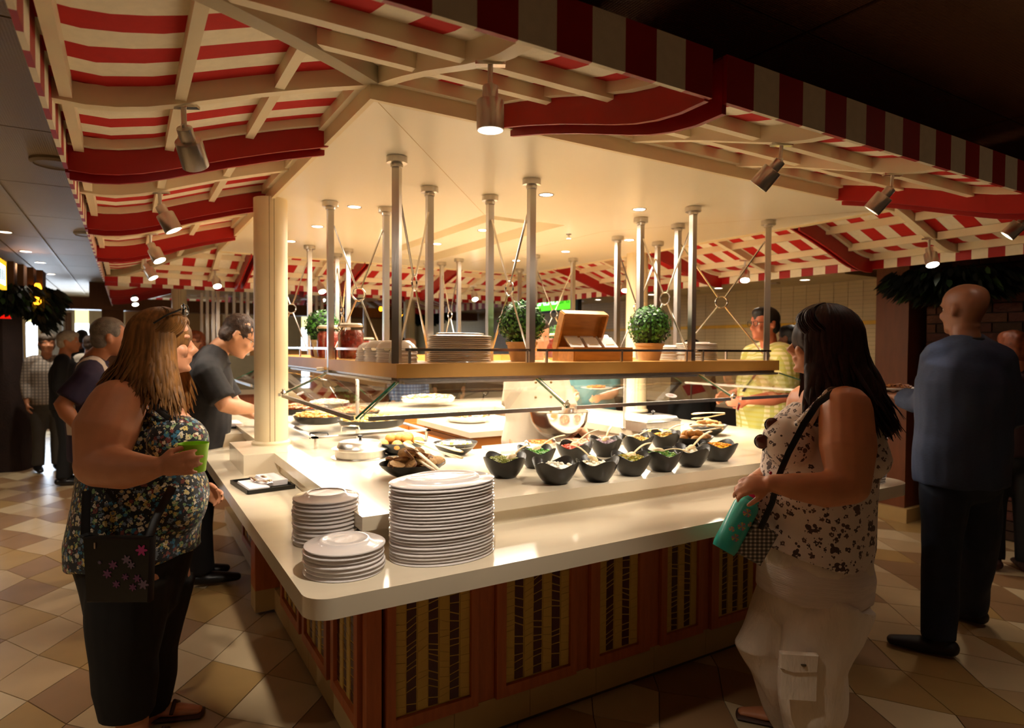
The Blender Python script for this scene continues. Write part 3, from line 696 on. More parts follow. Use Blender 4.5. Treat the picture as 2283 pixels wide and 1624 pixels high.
# ============================================================ PLATES
def plate_mesh(r, h, sx=1, sy=1, ring=.62):
    """plate lying upside down: rim low, foot ring on top"""
    p = [(r*.985, 0), (r, .0015), (r*.995, .004), (r*.90, .0085), (r*.72, h*.62), (r*ring*1.05, h), (r*ring, h+.0025), (r*ring*.93, h+.0025), (r*ring*.9, h), (r*.3, h-.0006), (0.0001, h-.0008),
         (.0001, h-.005), (r*ring*.85, h-.005), (r*.72, h*.62-.004), (r*.9, .004)]
    return B().lathe(p, (0, 0, 0), 48, sx=sx, sy=sy, closed=False)
ORDN = ['topmost']+'second third fourth fifth sixth seventh eighth ninth tenth eleventh twelfth thirteenth fourteenth fifteenth sixteenth seventeenth eighteenth nineteenth twentieth twenty-first twenty-second twenty-third twenty-fourth'.split()
def plate_stack(c, r, n, pitch, h, label, group, sx=1, sy=1, rz=0, ring=.62, nm='plate', cat='plate', jit=.003, m=None, builder=None):
    proto = None; rnd = random.Random(int(c[0]*1000)+n)
    for k in range(n):
        x = c[0]+rnd.uniform(-jit, jit); y = c[1]+rnd.uniform(-jit, jit); z = c[2]+k*pitch+.0002
        if proto is None:
            o = (builder() if builder else plate_mesh(r, h, sx, sy, ring)).out(nm, m or WHITE, flat_below=50)
            proto = o; o.location = (x, y, z); o.rotation_euler = (0, 0, rz); WL[o.name] = V((x, y, z))
        else:
            o = proto.copy(); SC.collection.objects.link(o); o.location = (x, y, z); o.rotation_euler = (0, 0, rz+rnd.uniform(-.02, .02))
        tag(o, label+', '+(ORDN[n-1-k]+' from the top' if k < n-1 else 'topmost'), cat, group)
plate_stack((.56, 2.10, ZL), .106, 12, .0128, .016, 'small white plate of the taller small stack on the ledge', 'small plates, taller stack', ring=.6)
plate_stack((.532, 1.795, ZL), .114, 7, .0120, .016, 'small white plate of the low stack at the ledge corner', 'small plates, low stack', ring=.6)
plate_stack((.838, 1.785, ZL), .170, 24, .0098, .014, 'oval white plate of the tall near stack on the ledge', 'oval dinner plates, tall stack', sx=1, sy=.72, ring=.66, jit=.002)
plate_stack((3.07, 1.76, ZL), .11, 18, .0125, .014, 'white plate stacked at the far ledge end', 'plates at the ledge end')
def on_shelf(px, y, z=1.428): p = atY(px, 812, y); return V((p.x, p.y, z))
q = on_shelf(1024, 2.735); plate_stack(q, .160, 14, .0092, .016, 'oval plate of the wide shelf stack near the corner post', 'plates on the front shelf', sy=.75, ring=.72, m=mat('shelf_china', '#e2d8cc', .18, coat=.3))
q = on_shelf(1552, 2.74); plate_stack(q, .125, 11, .0095, .013, 'white plate of the shelf stack right of the topiary', 'plates right of the topiary', m=MATS['shelf_china'])
q = on_shelf(1500, 2.88); plate_stack(q, .10, 9, .0095, .013, 'white plate of the stack half behind the topiary', 'plates half behind the topiary', m=MATS['shelf_china'])
def soupbowl():
    r = .094; return B().lathe([(r, 0), (r*1.01, .002), (r*.98, .006), (r*.86, .022), (r*.66, .036), (r*.62, .038), (r*.58, .036), (.0001, .0355), (.0001, .032), (r*.6, .031), (r*.84, .016), (r*.96, .002)], (0, 0, 0), 36)
for px, y, n, lb in ((793, 3.05, 7, 'left shelf stack of three'), (830, 2.93, 8, 'middle shelf stack of three'), (872, 2.76, 8, 'front shelf stack beside corner post')):
    pp = atY(px, 812, y); plate_stack((max(1.06, pp.x), y, 1.428), .08, n, .0088, .03, 'upturned soup bowl, '+lb, 'soup bowls, '+lb, nm='soup_bowl', cat='bowl', builder=soupbowl, m=MATS['shelf_china'])
# napkin tray with tongs
c = V((.527, 3.05, ZL)); R = Matrix.Rotation(.12, 3, 'Z')
t = thing('serving_tray', 'black rectangular tray on the left ledge holding folded white napkins', 'tray', c)
b = B(); b.cbox(c+V((0, 0, .005)), (.20, .27, .006), R)
for dx, dy, w_, h_ in ((-.1, 0, .008, .27), (.1, 0, .008, .27), (0, -.135, .2, .008), (0, .135, .2, .008)): b.cbox(c+R@V((dx, dy, .010)), (w_, h_, .016), R)
b.out('tray_body', BLACK, t, smooth=False)
NAP = mat('white_paper_napkin', '#e8e4e6', .8, 0, .02, bump=.1)
for k, (dx, dy, z, rz, l) in enumerate(((-.045, -.02, .012, .1, 'flat on the left of the black tray'), (.045, .02, .012, .14, 'folded stack on the right of the black tray'))):
    o = thing('napkin', 'white folded napkin '+l, 'napkin', c+V((dx, dy, z))); R2 = Matrix.Rotation(rz, 3, 'Z'); b = B()
    for q_ in range(3 if k == 0 else 7):
        b.cbox(c+R2@V((dx+.001*q_, dy+.0015*q_, z+.003*q_)), (.086, .20 if k == 0 else .19, .0026), R2)
    b.out('napkin_fold', NAP, o, smooth=False)
def tongs_metal(c, R, L, label):
    t = thing('tongs', label, 'tongs', c)
    for s in (-1, 1):
        b = B(); pts = [c+R@V((s*(.004+.022*math.sin(min(1, f*1.3)*PI/2)), -L/2+L*f, .008+.004*math.sin(f*9))) for f in [i/12 for i in range(13)]]
        b.tube(pts, [.004+.009*math.sin(f*PI)**.5*1 for f in [i/12 for i in range(13)]], 8, side=R@V((1, 0, 0)), ratio=.25).out('arm', STEELP, t)
    B().tube([c+R@V((s, -L/2, .008)) for s in (-.012, 0, .012)], .004, 8).out('spring_bend', STEELP, t)
tongs_metal(c+V((0, .0, .022)), Matrix.Rotation(.2, 3, 'Z'), .17, 'polished steel tongs lying across the napkins on the tray')
# lidded round pot
q = atZ(792, 1027, ZM)+VD*.10
t = thing('lidded_pot', 'round stainless steel lidded pot sunk in the countertop, with a black knob', 'pot', q)
B().lathe([(.136, 0), (.138, .003), (.120, .006), (.120, .038), (.128, .040), (.0, .040)], q, 40).out('pot_body', STEEL, t)
lid = B().lathe([(.134, .040), (.136, .044), (.126, .048), (.112, .050), (.102, .072), (.094, .077), (.05, .083), (.0, .084)], q, 40).out('lid', STEEL, t)
B().lathe([(.007, .084), (.006, .092), (.014, .099), (.012, .106), (.0, .108)], q, 14).out('lid_knob', BLACK, lid)
# ============================================================ BREAD AND SALAD BOWLS
def round_bowl(c, r, h, label, grp='black serving bowls', sy=1, rz=0, tilt=0):
    R = Matrix.Rotation(rz, 3, 'Z')@Matrix.Rotation(tilt, 3, 'X')
    o = B().lathe([(r*.42, 0), (r*.46, .003), (r*.72, h*.35), (r*.93, h*.78), (r, h), (r*.985, h+.002), (r*.96, h-.002), (r*.88, h*.72), (r*.65, h*.32), (r*.3, .010), (.0001, .008)], c, 40, R=R, sy=sy).out('serving_bowl', BLACKM)
    return tag(o, label, 'bowl', grp)
CRUST = mat('golden_crust', '#c98a3e', .5, 0, .3, 14, bump=.2, bscale=60); BRN = mat('brown_bread_crumb', '#c9a06c', .85, 0, .2, 30, bump=.5, bscale=120)
BRC = mat('brown_bread_crust', '#7d4e24', .7, 0, .2, 20); TAN = mat('tan_plastic', '#d8bd8a', .4, 0, .04)
bc = atZ(912, 1074, ZM)+VD*.09; BRB = (bc, .14)
round_bowl(bc, .140, .060, 'wide black bowl of brown bread slices, nearest on the countertop', sy=.82)
rnd = random.Random(3)
for k in range(22):
    a = k*2.4; rr = .104*math.sqrt((k % 15+.5)/15)*(1 if k < 15 else .55); p = bc+V((rr*math.cos(a), rr*.8*math.sin(a), .056+.020*(k//15)+.008*rnd.random()+.02*(1-rr/.1)))
    R = Matrix.Rotation(rnd.uniform(0, 6.28), 3, 'Z')@Matrix.Rotation(rnd.uniform(.35, .95), 3, 'X')
    g = 'brown bread slices in the wide bowl'; lb = ['upright at the back', 'leaning at the front', 'lying on top of the heap'][k % 3]
    o = thing('bread_slice', 'small oval slice of brown bread heaped in the nearest wide black bowl', 'bread', p, g)
    n = 20; rg = []
    for zz, s in ((-.006, .94), (-.005, 1), (.005, 1), (.006, .94)):
        rg.append([p+R@V((.042*s*math.cos(2*PI*i/n)*(1+.05*math.sin(3*i)), .028*s*math.sin(2*PI*i/n), zz)) for i in range(n)])
    B().loft(rg[1:3], caps=False).out('crust', BRC, o); B().loft([rg[0]]+[rg[1]]).loft([rg[2], rg[3]]).out('crumb', BRN, o)
rc = atZ(885, 1018, ZM)+VD*.09
round_bowl(rc, .138, .062, 'wide black bowl of round bread rolls behind the sliced bread', sy=.85)
for k in range(13):
    a = k*2.4; rr = (.096 if k < 8 else .048)*(1 if k < 12 else 0); p = rc+V((rr*math.cos(a), rr*.85*math.sin(a), .052+(.028 if k >= 8 else 0)+rnd.uniform(-.004, .004)))
    o = B().ell(p, (.031*rnd.uniform(.9, 1.1), .027, .024), 18, 10, R=Matrix.Rotation(a, 3, 'Z')).out('bread_roll', CRUST)
    tag(o, 'golden round bread roll heaped in the wide black bowl behind the sliced bread', 'bread roll', 'golden bread rolls')
def food_heap(c, r, z, cols, n, label, size=.008, name='salad_topping', cat='food', dome=.012, seed=1, squash=.6, chunk=False):
    """loose small pieces nobody could count"""
    rnd = random.Random(seed); b = B(); ms = [mat(x[0], x[1], .5, 0, .2, 30) for x in cols]
    b.lathe([(.0001, z-.006), (r*.96, z-.004), (r*.6, z+dome*.5), (.0001, z+dome*.8)], c, 20, m=0)
    for k in range(n):
        a = rnd.uniform(0, 2*PI); rr = r*.92*math.sqrt(rnd.random()); zz = z+dome*(1-(rr/r)**2)+rnd.uniform(-.002, .004)
        s = size*rnd.uniform(.6, 1.2); p = V(c)+V((rr*math.cos(a), rr*math.sin(a), zz)); R = Matrix.Rotation(rnd.uniform(0, 6), 3, 'Z')@Matrix.Rotation(rnd.uniform(-1, 1), 3, 'X')
        if chunk: b.cbox(p, (s*1.6, s, s*squash*1.3), R, m=rnd.randrange(len(ms)))
        else: b.ell(p, (s, s*.8, s*squash), 7, 4, R=R, m=rnd.randrange(len(ms)))
    o = b.out(name, ms); return tag(o, label, cat, kind='stuff')
ec = atZ(1012, 1020, ZM)+VD*.08
round_bowl(ec, .115, .062, 'wide black bowl of chopped egg and white cheese, right of the bread', sy=.85)
food_heap(ec, .10, .046, [('egg_white', '#efe6d2'), ('egg_yolk', '#e5b63a'), ('egg_white', '#efe6d2')], 150, 'chopped egg salad with white and yellow pieces filling the bowl right of the bread', .011, chunk=True, seed=4)
def tongs_plastic(p0, p1, label, spread=.03, m=TAN):
    p0 = V(p0); p1 = V(p1); d = (p1-p0).normalized(); up = V((0, 0, 1)); sd = d.cross(up).normalized(); n_ = sd.cross(d)
    t = thing('tongs', label, 'tongs', p0, 'tan plastic tongs'); L = (p1-p0).length
    for s in (-1, 1):
        pts = [p0+d*(L*f)+n_*(s*spread*.5*math.sin(PI*min(1, .1+f*.9)*.62)) for f in [i/10 for i in range(11)]]
        w_ = [.010, .010, .010, .0095, .009, .009, .010, .013, .017, .018, .010]
        B().tube(pts, w_, 10, side=sd, ratio=.32).out('tong_arm', m, t)
    return t
tongs_plastic(atZ(985, 1057, ZM+.055), atZ(902, 995, ZM+.115), 'tan plastic tongs lying across the brown bread, handle to the right')
tongs_plastic(atZ(927, 985, ZM+.085), atZ(1030, 1015, ZM+.060), 'tan plastic tongs resting between the rolls and the egg bowl')
# black wavy bowls
def wavy_bowl(c, r, h, label, rz=.5, n=40):
    def ring(rad, z, amp, wave):
        return [V(c)+V((rad*(1+amp*math.cos(4*(a)))*math.cos(a+rz), rad*(1+amp*math.cos(4*a))*math.sin(a+rz), z+wave*math.cos(4*a))) for a in [2*PI*i/n for i in range(n)]]
    rg = [ring(r*.50, 0, .0, 0), ring(r*.53, .004, 0, 0), ring(r*.68, h*.25, .02, 0), ring(r*.84, h*.55, .045, .003), ring(r*.94, h*.82, .07, .008), ring(r, h, .09, .012), ring(r*.985, h+.0015, .09, .012), ring(r*.95, h-.001, .085, .011), ring(r*.82, h*.55, .045, .003), ring(r*.64, h*.25, .02, 0), ring(r*.3, .012, 0, 0)]
    o = B().loft(rg).out('serving_bowl', BLACKM); return tag(o, label, 'bowl', 'black wavy salad bowls')
def ladle(p0, p1, label, bowl_r=.019, m=TAN):
    """spoon with its bowl at p0 and the handle end at p1"""
    p0 = V(p0); p1 = V(p1); t = thing('serving_spoon', label, 'spoon', p0, 'tan serving spoons'); d = (p1-p0); L = d.length; d.normalize(); sd = d.cross(V((0, 0, 1))).normalized()
    R = Matrix((d, sd, sd.cross(d)*-1)).transposed()
    if R.determinant() < 0: R = Matrix((d, -sd, (-sd).cross(d)*-1)).transposed()
    B().lathe([(.0001, -.009), (bowl_r*.6, -.0075), (bowl_r*.95, -.001), (bowl_r, .003), (bowl_r*.92, .002), (bowl_r*.55, -.005), (.0001, -.0065)], p0, 20, R=R, sx=1.35).out('spoon_bowl', m, t)
    pts = [p0+d*(bowl_r*1.2+(L-bowl_r*1.2)*f)+V((0, 0, .010*math.sin(PI*f))) for f in [i/8 for i in range(9)]]
    B().tube(pts, [.005, .0055, .006, .0065, .007, .0075, .008, .0085, .0085], 10, side=sd, ratio=.35, round_=True).out('handle', m, t)
BW = [  # px, py of the base, r, contents
    (1125, 1068, .094, [('pea_green', '#9aa24a'), ('pale_green', '#b5b56a')], 'grated pale green vegetable', 'first of the front row', True),
    (1240, 1082, .094, [('feta_white', '#e9e3d2')], 'white cheese dressing', 'second of the front row', False),
    (1335, 1076, .088, [('cream_dressing', '#efe6cf')], 'creamy white dressing', 'third of the front row', False),
    (1410, 1063, .088, [('pickle_green', '#8c8a2c'), ('corn_pickle', '#b59a34')], 'sliced pickles', 'fourth of the front row', True),
    (1480, 1053, .086, [('leaf_green', '#4f8a30'), ('leaf_pale', '#8fb04e')], 'green herbs', 'fifth of the front row, with crossed spoons', True),
    (1546, 1043, .088, [('pale_mayo', '#e5dcc2')], 'white sauce', 'sixth of the front row', False),
    (1605, 1030, .096, [('mango_yellow', '#eab21e'), ('orange_pepper', '#e0881c')], 'yellow pepper strips', 'last of the front row', True),
    (1196, 1046, .088, [('chive_green', '#4e9a34'), ('chive_pale', '#86b556')], 'chopped green onions', 'first of the back row', True),
    (1282, 1034, .088, [('tomato_red', '#c94e34'), ('tomato_pale', '#dd8060')], 'diced tomato', 'second of the back row', True),
    (1352, 1020, .086, [('onion_purple', '#a78a9a'), ('onion_white', '#d8c9cf')], 'diced red onion', 'third of the back row', True),
    (1422, 1012, .086, [('corn_yellow', '#e8c042'), ('corn_pale', '#edd67a')], 'yellow sweet corn', 'fourth of the back row', True),
    (1485, 1003, .088, [('corn_yellow', '#e8c042')], 'corn and beans', 'fifth of the back row', True)]
BC = []
for k, (px, py, r, cols, what, where, ch) in enumerate(BW):
    c = atZ(px, py, ZM)+VD*(r*.45); BC.append(c)
    if c.y-r*1.0 < 1.96 and False: c.y = 1.97+r
    wavy_bowl(c, r, .082, 'wavy black bowl, '+where+', holding '+what, rz=.15+.35*math.sin(k*2.1))
    food_heap(c, r*.84, .066, cols, 110 if ch else 26, what+' in the wavy black bowl, '+where, .0065 if ch else .009, seed=20+k, dome=.014 if ch else .006, chunk=ch)
def spn(k, dz0, dx, dy, dz1, label, off=(0, 0)):
    p0 = BC[k]+V((off[0], off[1], .086+dz0)); ladle(p0, p0+V((dx, dy, dz1)), label)
spn(0, 0, .10, .02, .035, 'tan spoon in the pale green bowl at the left end', (.02, -.02))
spn(7, 0, .17, .02, .045, 'long tan spoon in the chopped green onions')
spn(2, .0, -.04, .10, .045, 'tan ladle leaning left out of the creamy dressing', (.0, .03))
spn(8, 0, .17, .04, .05, 'long tan spoon in the diced tomato')
spn(3, 0, .14, .03, .035, 'tan spoon in the sliced pickles')
spn(4, .004, .10, -.085, -.006, 'tan spoon hanging over the front rim of the herb bowl', (-.01, .01))
spn(9, 0, .12, .09, .05, 'tan spoon in the diced red onion')
spn(10, 0, .19, .04, .02, 'tan spoon resting on the sweet corn')
spn(11, 0, .17, .03, .03, 'tan spoon across the corn and beans')
spn(5, 0, .22, .08, .05, 'longest tan spoon, in the white sauce, pointing right')
# behind: rolls platter, breadstick platter, lidded chafer
c = atZ(1555, 1000, ZM)+VD*.1; round_bowl(c, .13, .05, 'wide black bowl of golden bread pieces behind the yellow peppers', sy=.8)
for k in range(14):
    a = k*2.4; rr = .085 if k < 9 else .035; p = c+V((rr*math.cos(a), rr*.8*math.sin(a), .045+(.025 if k >= 9 else 0)))
    tag(B().ell(p, (.03, .022, .019), 14, 8, R=Matrix.Rotation(a*1.3, 3, 'Z')).out('bread_roll', CRUST), 'golden roll in the wide black bowl behind the yellow peppers', 'bread roll', 'rolls behind the peppers')
tongs_plastic(c+V((.17, -.06, .10)), c+V((-.02, .0, .095)), 'tan tongs over the golden rolls behind the yellow peppers')
c2 = atZ(1590, 975, ZM)+VD*.1; round_bowl(c2, .13, .06, 'wide black bowl of pale breadsticks below the plaid shirt', sy=.8)
for k in range(12):
    a = k*2.4; rr = .07 if k < 8 else .03; p = c2+V((rr*math.cos(a), rr*.8*math.sin(a), .06+(.022 if k >= 8 else 0))); d = V((math.cos(a*1.7), math.sin(a*1.7), .15))*.035
    tag(B().tube([p-d, p, p+d], .0125, 10, round_=True).out('breadstick', mat('pale_bread', '#cfa163', .6, 0, .15, 20)), 'short pale breadstick heaped in the bowl below the plaid shirt', 'breadstick', 'pale breadsticks')
tongs_plastic(c2+V((.12, -.02, .13)), c2+V((-.12, .02, .12)), 'tan tongs lying on the pale breadsticks')
c3 = atZ(1475, 985, ZM)+VD*.08; round_bowl(c3, .105, .055, 'black bowl of egg and cheese beside the lidded steel dish', sy=.85)
food_heap(c3, .09, .042, [('egg_white', '#efe6d2'), ('egg_yolk', '#e5b63a')], 90, 'chopped egg in the black bowl beside the lidded steel dish', .01, seed=44, chunk=True)
c = atZ(1465, 965, ZM)+VD*.12
t = thing('chafing_dish', 'rectangular stainless chafing dish with a domed lid and knob', 'chafing dish', c)
B().cbox(c+V((0, 0, .03)), (.30, .2, .06)).out('dish_body', STEEL, t, smooth=False)
lid = B().loft([[c+V((x*s, y*s, z)) for x, y in ((-.15, -.1), (.15, -.1), (.15, .1), (-.15, .1))] for s, z in ((1.03, .06), (1.03, .066), (.96, .074), (.84, .095), (.6, .105))]).out('lid', STEELP, t, flat_below=20)
B().lathe([(.006, .105), (.006, .118), (.013, .124), (0, .134)], c, 14).out('lid_knob', BLACK, lid)
# big mixing bowl and small steel pans
c = atZ(1248, 982, ZM)+VD*.10
t = thing('mixing_bowl', 'large shiny steel mixing bowl in front of the chef', 'mixing bowl', c)
B().lathe([(.06, 0), (.075, .004), (.12, .04), (.148, .09), (.158, .14), (.163, .142), (.163, .145), (.155, .144), (.143, .09), (.11, .04), (.06, .012), (.0001, .01)], c, 48).scale_(1.15, c).out('bowl_body', STEELP, t)
for px, py, col, w_ in ((1205, 1003, [('carrot_orange', '#cf6a24'), ('carrot_pale', '#dd8a3e')], 'shredded carrot, left'), (1290, 1000, [('shrimp_orange', '#d4714a'), ('shrimp_pale', '#e9b89a')], 'small shrimp, middle'), (1368, 992, [('ham_pink', '#b97a5c'), ('ham_pale', '#d0a58a')], 'chopped ham, right')):
    c = atZ(px, py, ZM)+VD*.08; c.y = max(c.y, 2.42)
    t = thing('steel_pan', 'low round steel pan with side handles holding '+w_, 'pan', c, 'low steel pans behind the bowls')
    B().lathe([(.07, 0), (.085, .003), (.086, .03), (.09, .031), (.084, .031), (.082, .006), (.0001, .004)], c, 32).out('pan_body', STEELP, t)
    for s in (-1, 1):
        B().tube([c+V((s*.086, dy, dz)) for dy, dz in ((-.02, .02), (-.018, .035), (0, .042), (.018, .035), (.02, .02))], .003, 8).out('handle', STEELP, t)
    food_heap(c, .078, .018, col, 70, w_.split(',')[0]+' in the low steel pan, '+w_.split(', ')[1], .007, seed=int(px), chunk=True, dome=.008)
c = atZ(1150, 1006, ZM); tag(B().cbox(c+V((.03, .05, .008)), (.30, .20, .014)).out('cutting_board', mat('white_cutting_board', '#ded8cc', .4), smooth=False), 'white cutting board beside the mixing bowl', 'cutting board')
# ============================================================ GOODS ON THE SHELF
LEAF = mat('boxwood_leaf', '#3f7a22', .45, 0, .35, 30, coat=.1); LEAFD = mat('boxwood_dark_leaf', '#16330f', .6, 0, .3, 30)
TERRA = mat('terracotta', '#cfa676', .75, 0, .15, 9, bump=.2); POTC = mat('pale_clay', '#d8bd92', .75, 0, .1, 9)
def topiary(c, r, label, pot=TERRA, ph=.10, pr=.06, n=900):
    c = V(c); t = thing('potted_topiary', label, 'potted plant', c, 'clipped round topiaries')
    B().lathe([(pr*.72, 0), (pr*.98, ph*.85), (pr*1.04, ph*.86), (pr*1.06, ph), (pr*.95, ph), (pr*.9, ph-.012), (.0001, ph-.014)], c, 28).out('pot', pot, t)
    cc = c+V((0, 0, ph+r*.82)); rnd = random.Random(int(c.x*999)); b = B()
    b.ell(cc, r*.9, 18, 12, m=1)
    for k in range(n):
        z = rnd.uniform(-1, 1); a = rnd.uniform(0, 2*PI); q = math.sqrt(1-z*z); nrm = V((q*math.cos(a), q*math.sin(a), z))
        p = cc+nrm*(r*rnd.uniform(.86, 1.03)); s = rnd.uniform(.009, .016)
        tg = nrm.cross(V((rnd.uniform(-1, 1), rnd.uniform(-1, 1), rnd.uniform(-1, 1)))).normalized(); bt = nrm.cross(tg); o = nrm*(s*rnd.uniform(.2, 1.0))
        b.add([p-bt*s*.4, p+tg*s*.55+o*.3, p+bt*s*1.0+o, p-tg*s*.55+o*.3], [(0, 1, 2, 3)], 0 if rnd.random() < .8 else 1)
    b.out('foliage', [LEAF, LEAFD], t, kind='stuff')
q = on_shelf(1447, 2.74); topiary(q, .118, 'round clipped topiary in a terracotta pot right of the wooden box', ph=.10, pr=.082, n=1400)
q = on_shelf(1163, 2.78); topiary(q, .115, 'round clipped topiary in a clay pot between the steel posts, left of the wooden box', ph=.10, pr=.078, n=1400)
topiary(atX(715, 780, 1.16)*1, .10, 'round topiary on the left shelf behind the glass jars', POTC) if False else None
q = atY(718, 800, 3.95); topiary((q.x, 3.95, 1.428), .10, 'round topiary in a pale pot on the left shelf behind the glass jars', POTC, ph=.11, pr=.062)
topiary((3.25, 4.6, 1.428), .09, 'small round topiary on the right shelf beside the man with glasses', POTC, ph=.1, pr=.055, n=500)
# preserve jars
JAR = glass_mat('jar_glass', (.9, .86, .8), 1.4); CHILI = mat('preserved_chili', '#8a2410', .35, 0, .45, 45, bump=.6, bscale=60, coat=.5)
def jar(c, r, h, label):
    c = V(c); t = thing('preserve_jar', label, 'jar', c, 'glass jars of red preserves')
    B().lathe([(r*.9, .004), (r*.97, .02), (r*.97, h*.70), (r*.80, h*.80), (.0001, h*.80)], c, 24).out('contents', CHILI, t)
    B().lathe([(r*.9, 0), (r, .012), (r, h*.72), (r*.82, h*.84), (r*.82, h*.9)], c, 28).out('jar_body', JAR, t)
    B().lathe([(r*.84, h*.885), (r*.92, h*.895), (r*.92, h*.915), (r*.84, h*.92)], c, 24).out('rubber_seal', mat('pale_seal', '#e2d0b4', .5), t)
    ld = B().lathe([(r*.88, h*.92), (r*.9, h*.95), (r*.8, h*.985), (.0001, h)], c, 24).out('lid', mat('frosted_lid_glass', '#d9cdb8', .15, .0, coat=.5), t)
    b = B()
    for s in (-1, 1): b.tube([c+V((s*r*.9, 0, h*.80)), c+V((s*r*1.02, 0, h*.88)), c+V((s*r*.9, 0, h*.96))], .003, 6)
    b.out('wire_clasp', STEELP, t)
for px, y, lb in ((745, 3.42, 'large jar beside the soup bowls'), (700, 3.86, 'jar behind the steel post'), (657, 4.02, 'beside the thick column')):
    q = atY(px, 800, y); jar((max(1.05, q.x), y, 1.428), .070, .20, 'glass jar of red preserves on the left shelf, '+lb)
for px, y, k in ((783, 5.33, 0), (803, 5.33, 1), (822, 5.33, 2), (1035, 5.33, 3), (1062, 5.33, 4)):
    q = atY(px, 775, y); jar((q.x, y, 1.428), .05, .15, 'small distant glass jar on the far shelf, '+['left of three', 'middle of three', 'right of three', 'left of a pair', 'right of a pair'][k])
q = atY(1362, 760, 2.93); jar((q.x+.05, 3.6, 1.428), .06, .17, 'glass jar of red preserves behind the wooden box')
# wooden box with packets
q = atY(1318, 812, 2.73); c = V((q.x, 2.72, 1.428)); R = Matrix.Rotation(-.10, 3, 'Z')
t = thing('wooden_box', 'open wooden box with raised lid, full of white cutlery packets', 'box', c)
BOXW = mat('oiled_box_wood', '#b87e38', .4, 0, .18, 7, stretch=(1, 6, 6), coat=.15)
bw, bd, bh = .36, .22, .075; b = B()
for p_, s_ in (((0, -bd/2, bh/2), (bw, .012, bh)), ((0, bd/2, bh/2), (bw, .012, bh)), ((-bw/2, 0, bh/2), (.012, bd, bh)), ((bw/2, 0, bh/2), (.012, bd, bh)), ((0, 0, .006), (bw, bd, .01))): b.cbox(c+R@V(p_), s_, R)
b.out('box_body', BOXW, t, smooth=False)
R3 = R@Matrix.Rotation(.42, 3, 'X'); hz = c+R@V((-.05, bd/2, bh)); b = B()
lh = .21; lw = .27
b.cbox(hz+R3@V((0, .0, lh/2)), (lw, .010, lh), R3)
for p_, s_ in (((0, -.025, lh), (lw, .05, .012)), ((-lw/2, -.025, lh/2), (.012, .05, lh)), ((lw/2, -.025, lh/2), (.012, .05, lh))): b.cbox(hz+R3@V(p_), s_, R3)
b.out('box_lid', BOXW, t, smooth=False)
PK = mat('white_packet', '#e6dfdd', .6, 0, .02); PKL = mat('gold_packet_print', '#b08a4a', .6)
for r_ in range(2):
    for k in range(3):
        pc = c+R@V((-.11+k*.105+(.015 if r_ == 0 else -.01), .055-r_*.075, bh+.040-.016*r_)); RR = R@Matrix.Rotation(.72, 3, 'X')@Matrix.Rotation(.06*(k-1), 3, 'Z')
        o = thing('cutlery_packet', 'white paper packet in the wooden box, '+['back', 'front'][r_]+' row '+['left', 'middle', 'right'][k], 'packet', pc, 'white packets in the wooden box')
        b = B()
        for j in range(4): b.cbox(pc+RR@V((.002*j, .002*j, -.004*j)), (.085, .085, .0025), RR@Matrix.Rotation(.03*j, 3, 'Z'))
        b.out('paper_sleeve', PK, o, smooth=False)
        B().cbox(pc+RR@V((0, -.018, .0016)), (.055, .008, .0006), RR).out('gold_print', PKL, o, smooth=False)
q = atY(1245, 812, 2.60)
tag(B().box((q.x-.0015, 2.6, 1.43), (q.x+.0015, 2.84, 1.61)).out('acrylic_divider', GLASS, smooth=False), 'clear acrylic divider standing left of the wooden box', 'divider')
# ============================================================ FOOD ON THE LEFT RUN
BRASS = mat('hot_glass_plate', '#cfc4ae', .08, .2)
t = thing('warming_tray', 'steel edged glass warming shelf on short feet over the left countertop', 'warming tray', (1.22, 3.75, ZM))
B().box((.83, 3.36, ZM+.055), (1.50, 3.40, ZM+.063)).box((.83, 5.4, ZM+.055), (1.50, 5.43, ZM+.063)).box((.83, 3.36, ZM+.055), (.86, 5.43, ZM+.063)).box((1.47, 3.36, ZM+.055), (1.5, 5.43, ZM+.063)).out('tray_frame', STEELP, t, smooth=False)
for x in (.85, 1.48):
    for y in (3.38, 4.3, 5.4): B().lathe([(.009, ZM), (.009, ZM+.055)], (x, y, 0), 12).out('foot', STEELP, t)
PASTA = [('pasta_cream', '#f0dfae'), ('pasta_gold', '#e6c478'), ('herb_fleck', '#b89a4a')]
def panfood(c, rx, ry, cols, label, seed, pname='food_pan', hz=.05, black=True, n=260, size=.014):
    c = V(c); t = thing(pname, 'shallow oval pan of '+label, 'pan', c, 'food pans on the left run')
    B().lathe([(.8, .002), (.9, .01), (1.0, hz), (1.03, hz+.002), (1.02, hz+.005), (.96, hz), (.86, .014), (.0001, .01)], c, 40, R=None, sx=rx, sy=ry).out('pan_body', BLACKM if black else STEELP, t)
    if n:
        b = B(); ms = [mat(x[0], x[1], .5, 0, .2, 30) for x in cols]; rnd = random.Random(seed)
        b.lathe([(.0001, hz-.012), (.93, hz-.01), (.6, hz+.012), (.0001, hz+.02)], c, 24, sx=rx, sy=ry)
        for k in range(n):
            a = rnd.uniform(0, 2*PI); rr = .9*math.sqrt(rnd.random()); p = c+V((rx*rr*math.cos(a), ry*rr*math.sin(a), hz+.022*(1-rr*rr)+rnd.uniform(-.004, .006)))
            b.cbox(p, (size*2, size*.8, size*.5), Matrix.Rotation(rnd.uniform(0, 6), 3, 'Z')@Matrix.Rotation(rnd.uniform(-.6, .6), 3, 'X'), m=rnd.randrange(len(ms)))
        tag(b.out('food_heap', ms), 'heap of '+label, 'food', kind='stuff')
panfood((1.24, 3.62, ZM+.064), .20, .15, PASTA, 'pale cheesy pasta, nearest on the left run', 1, hz=.045)
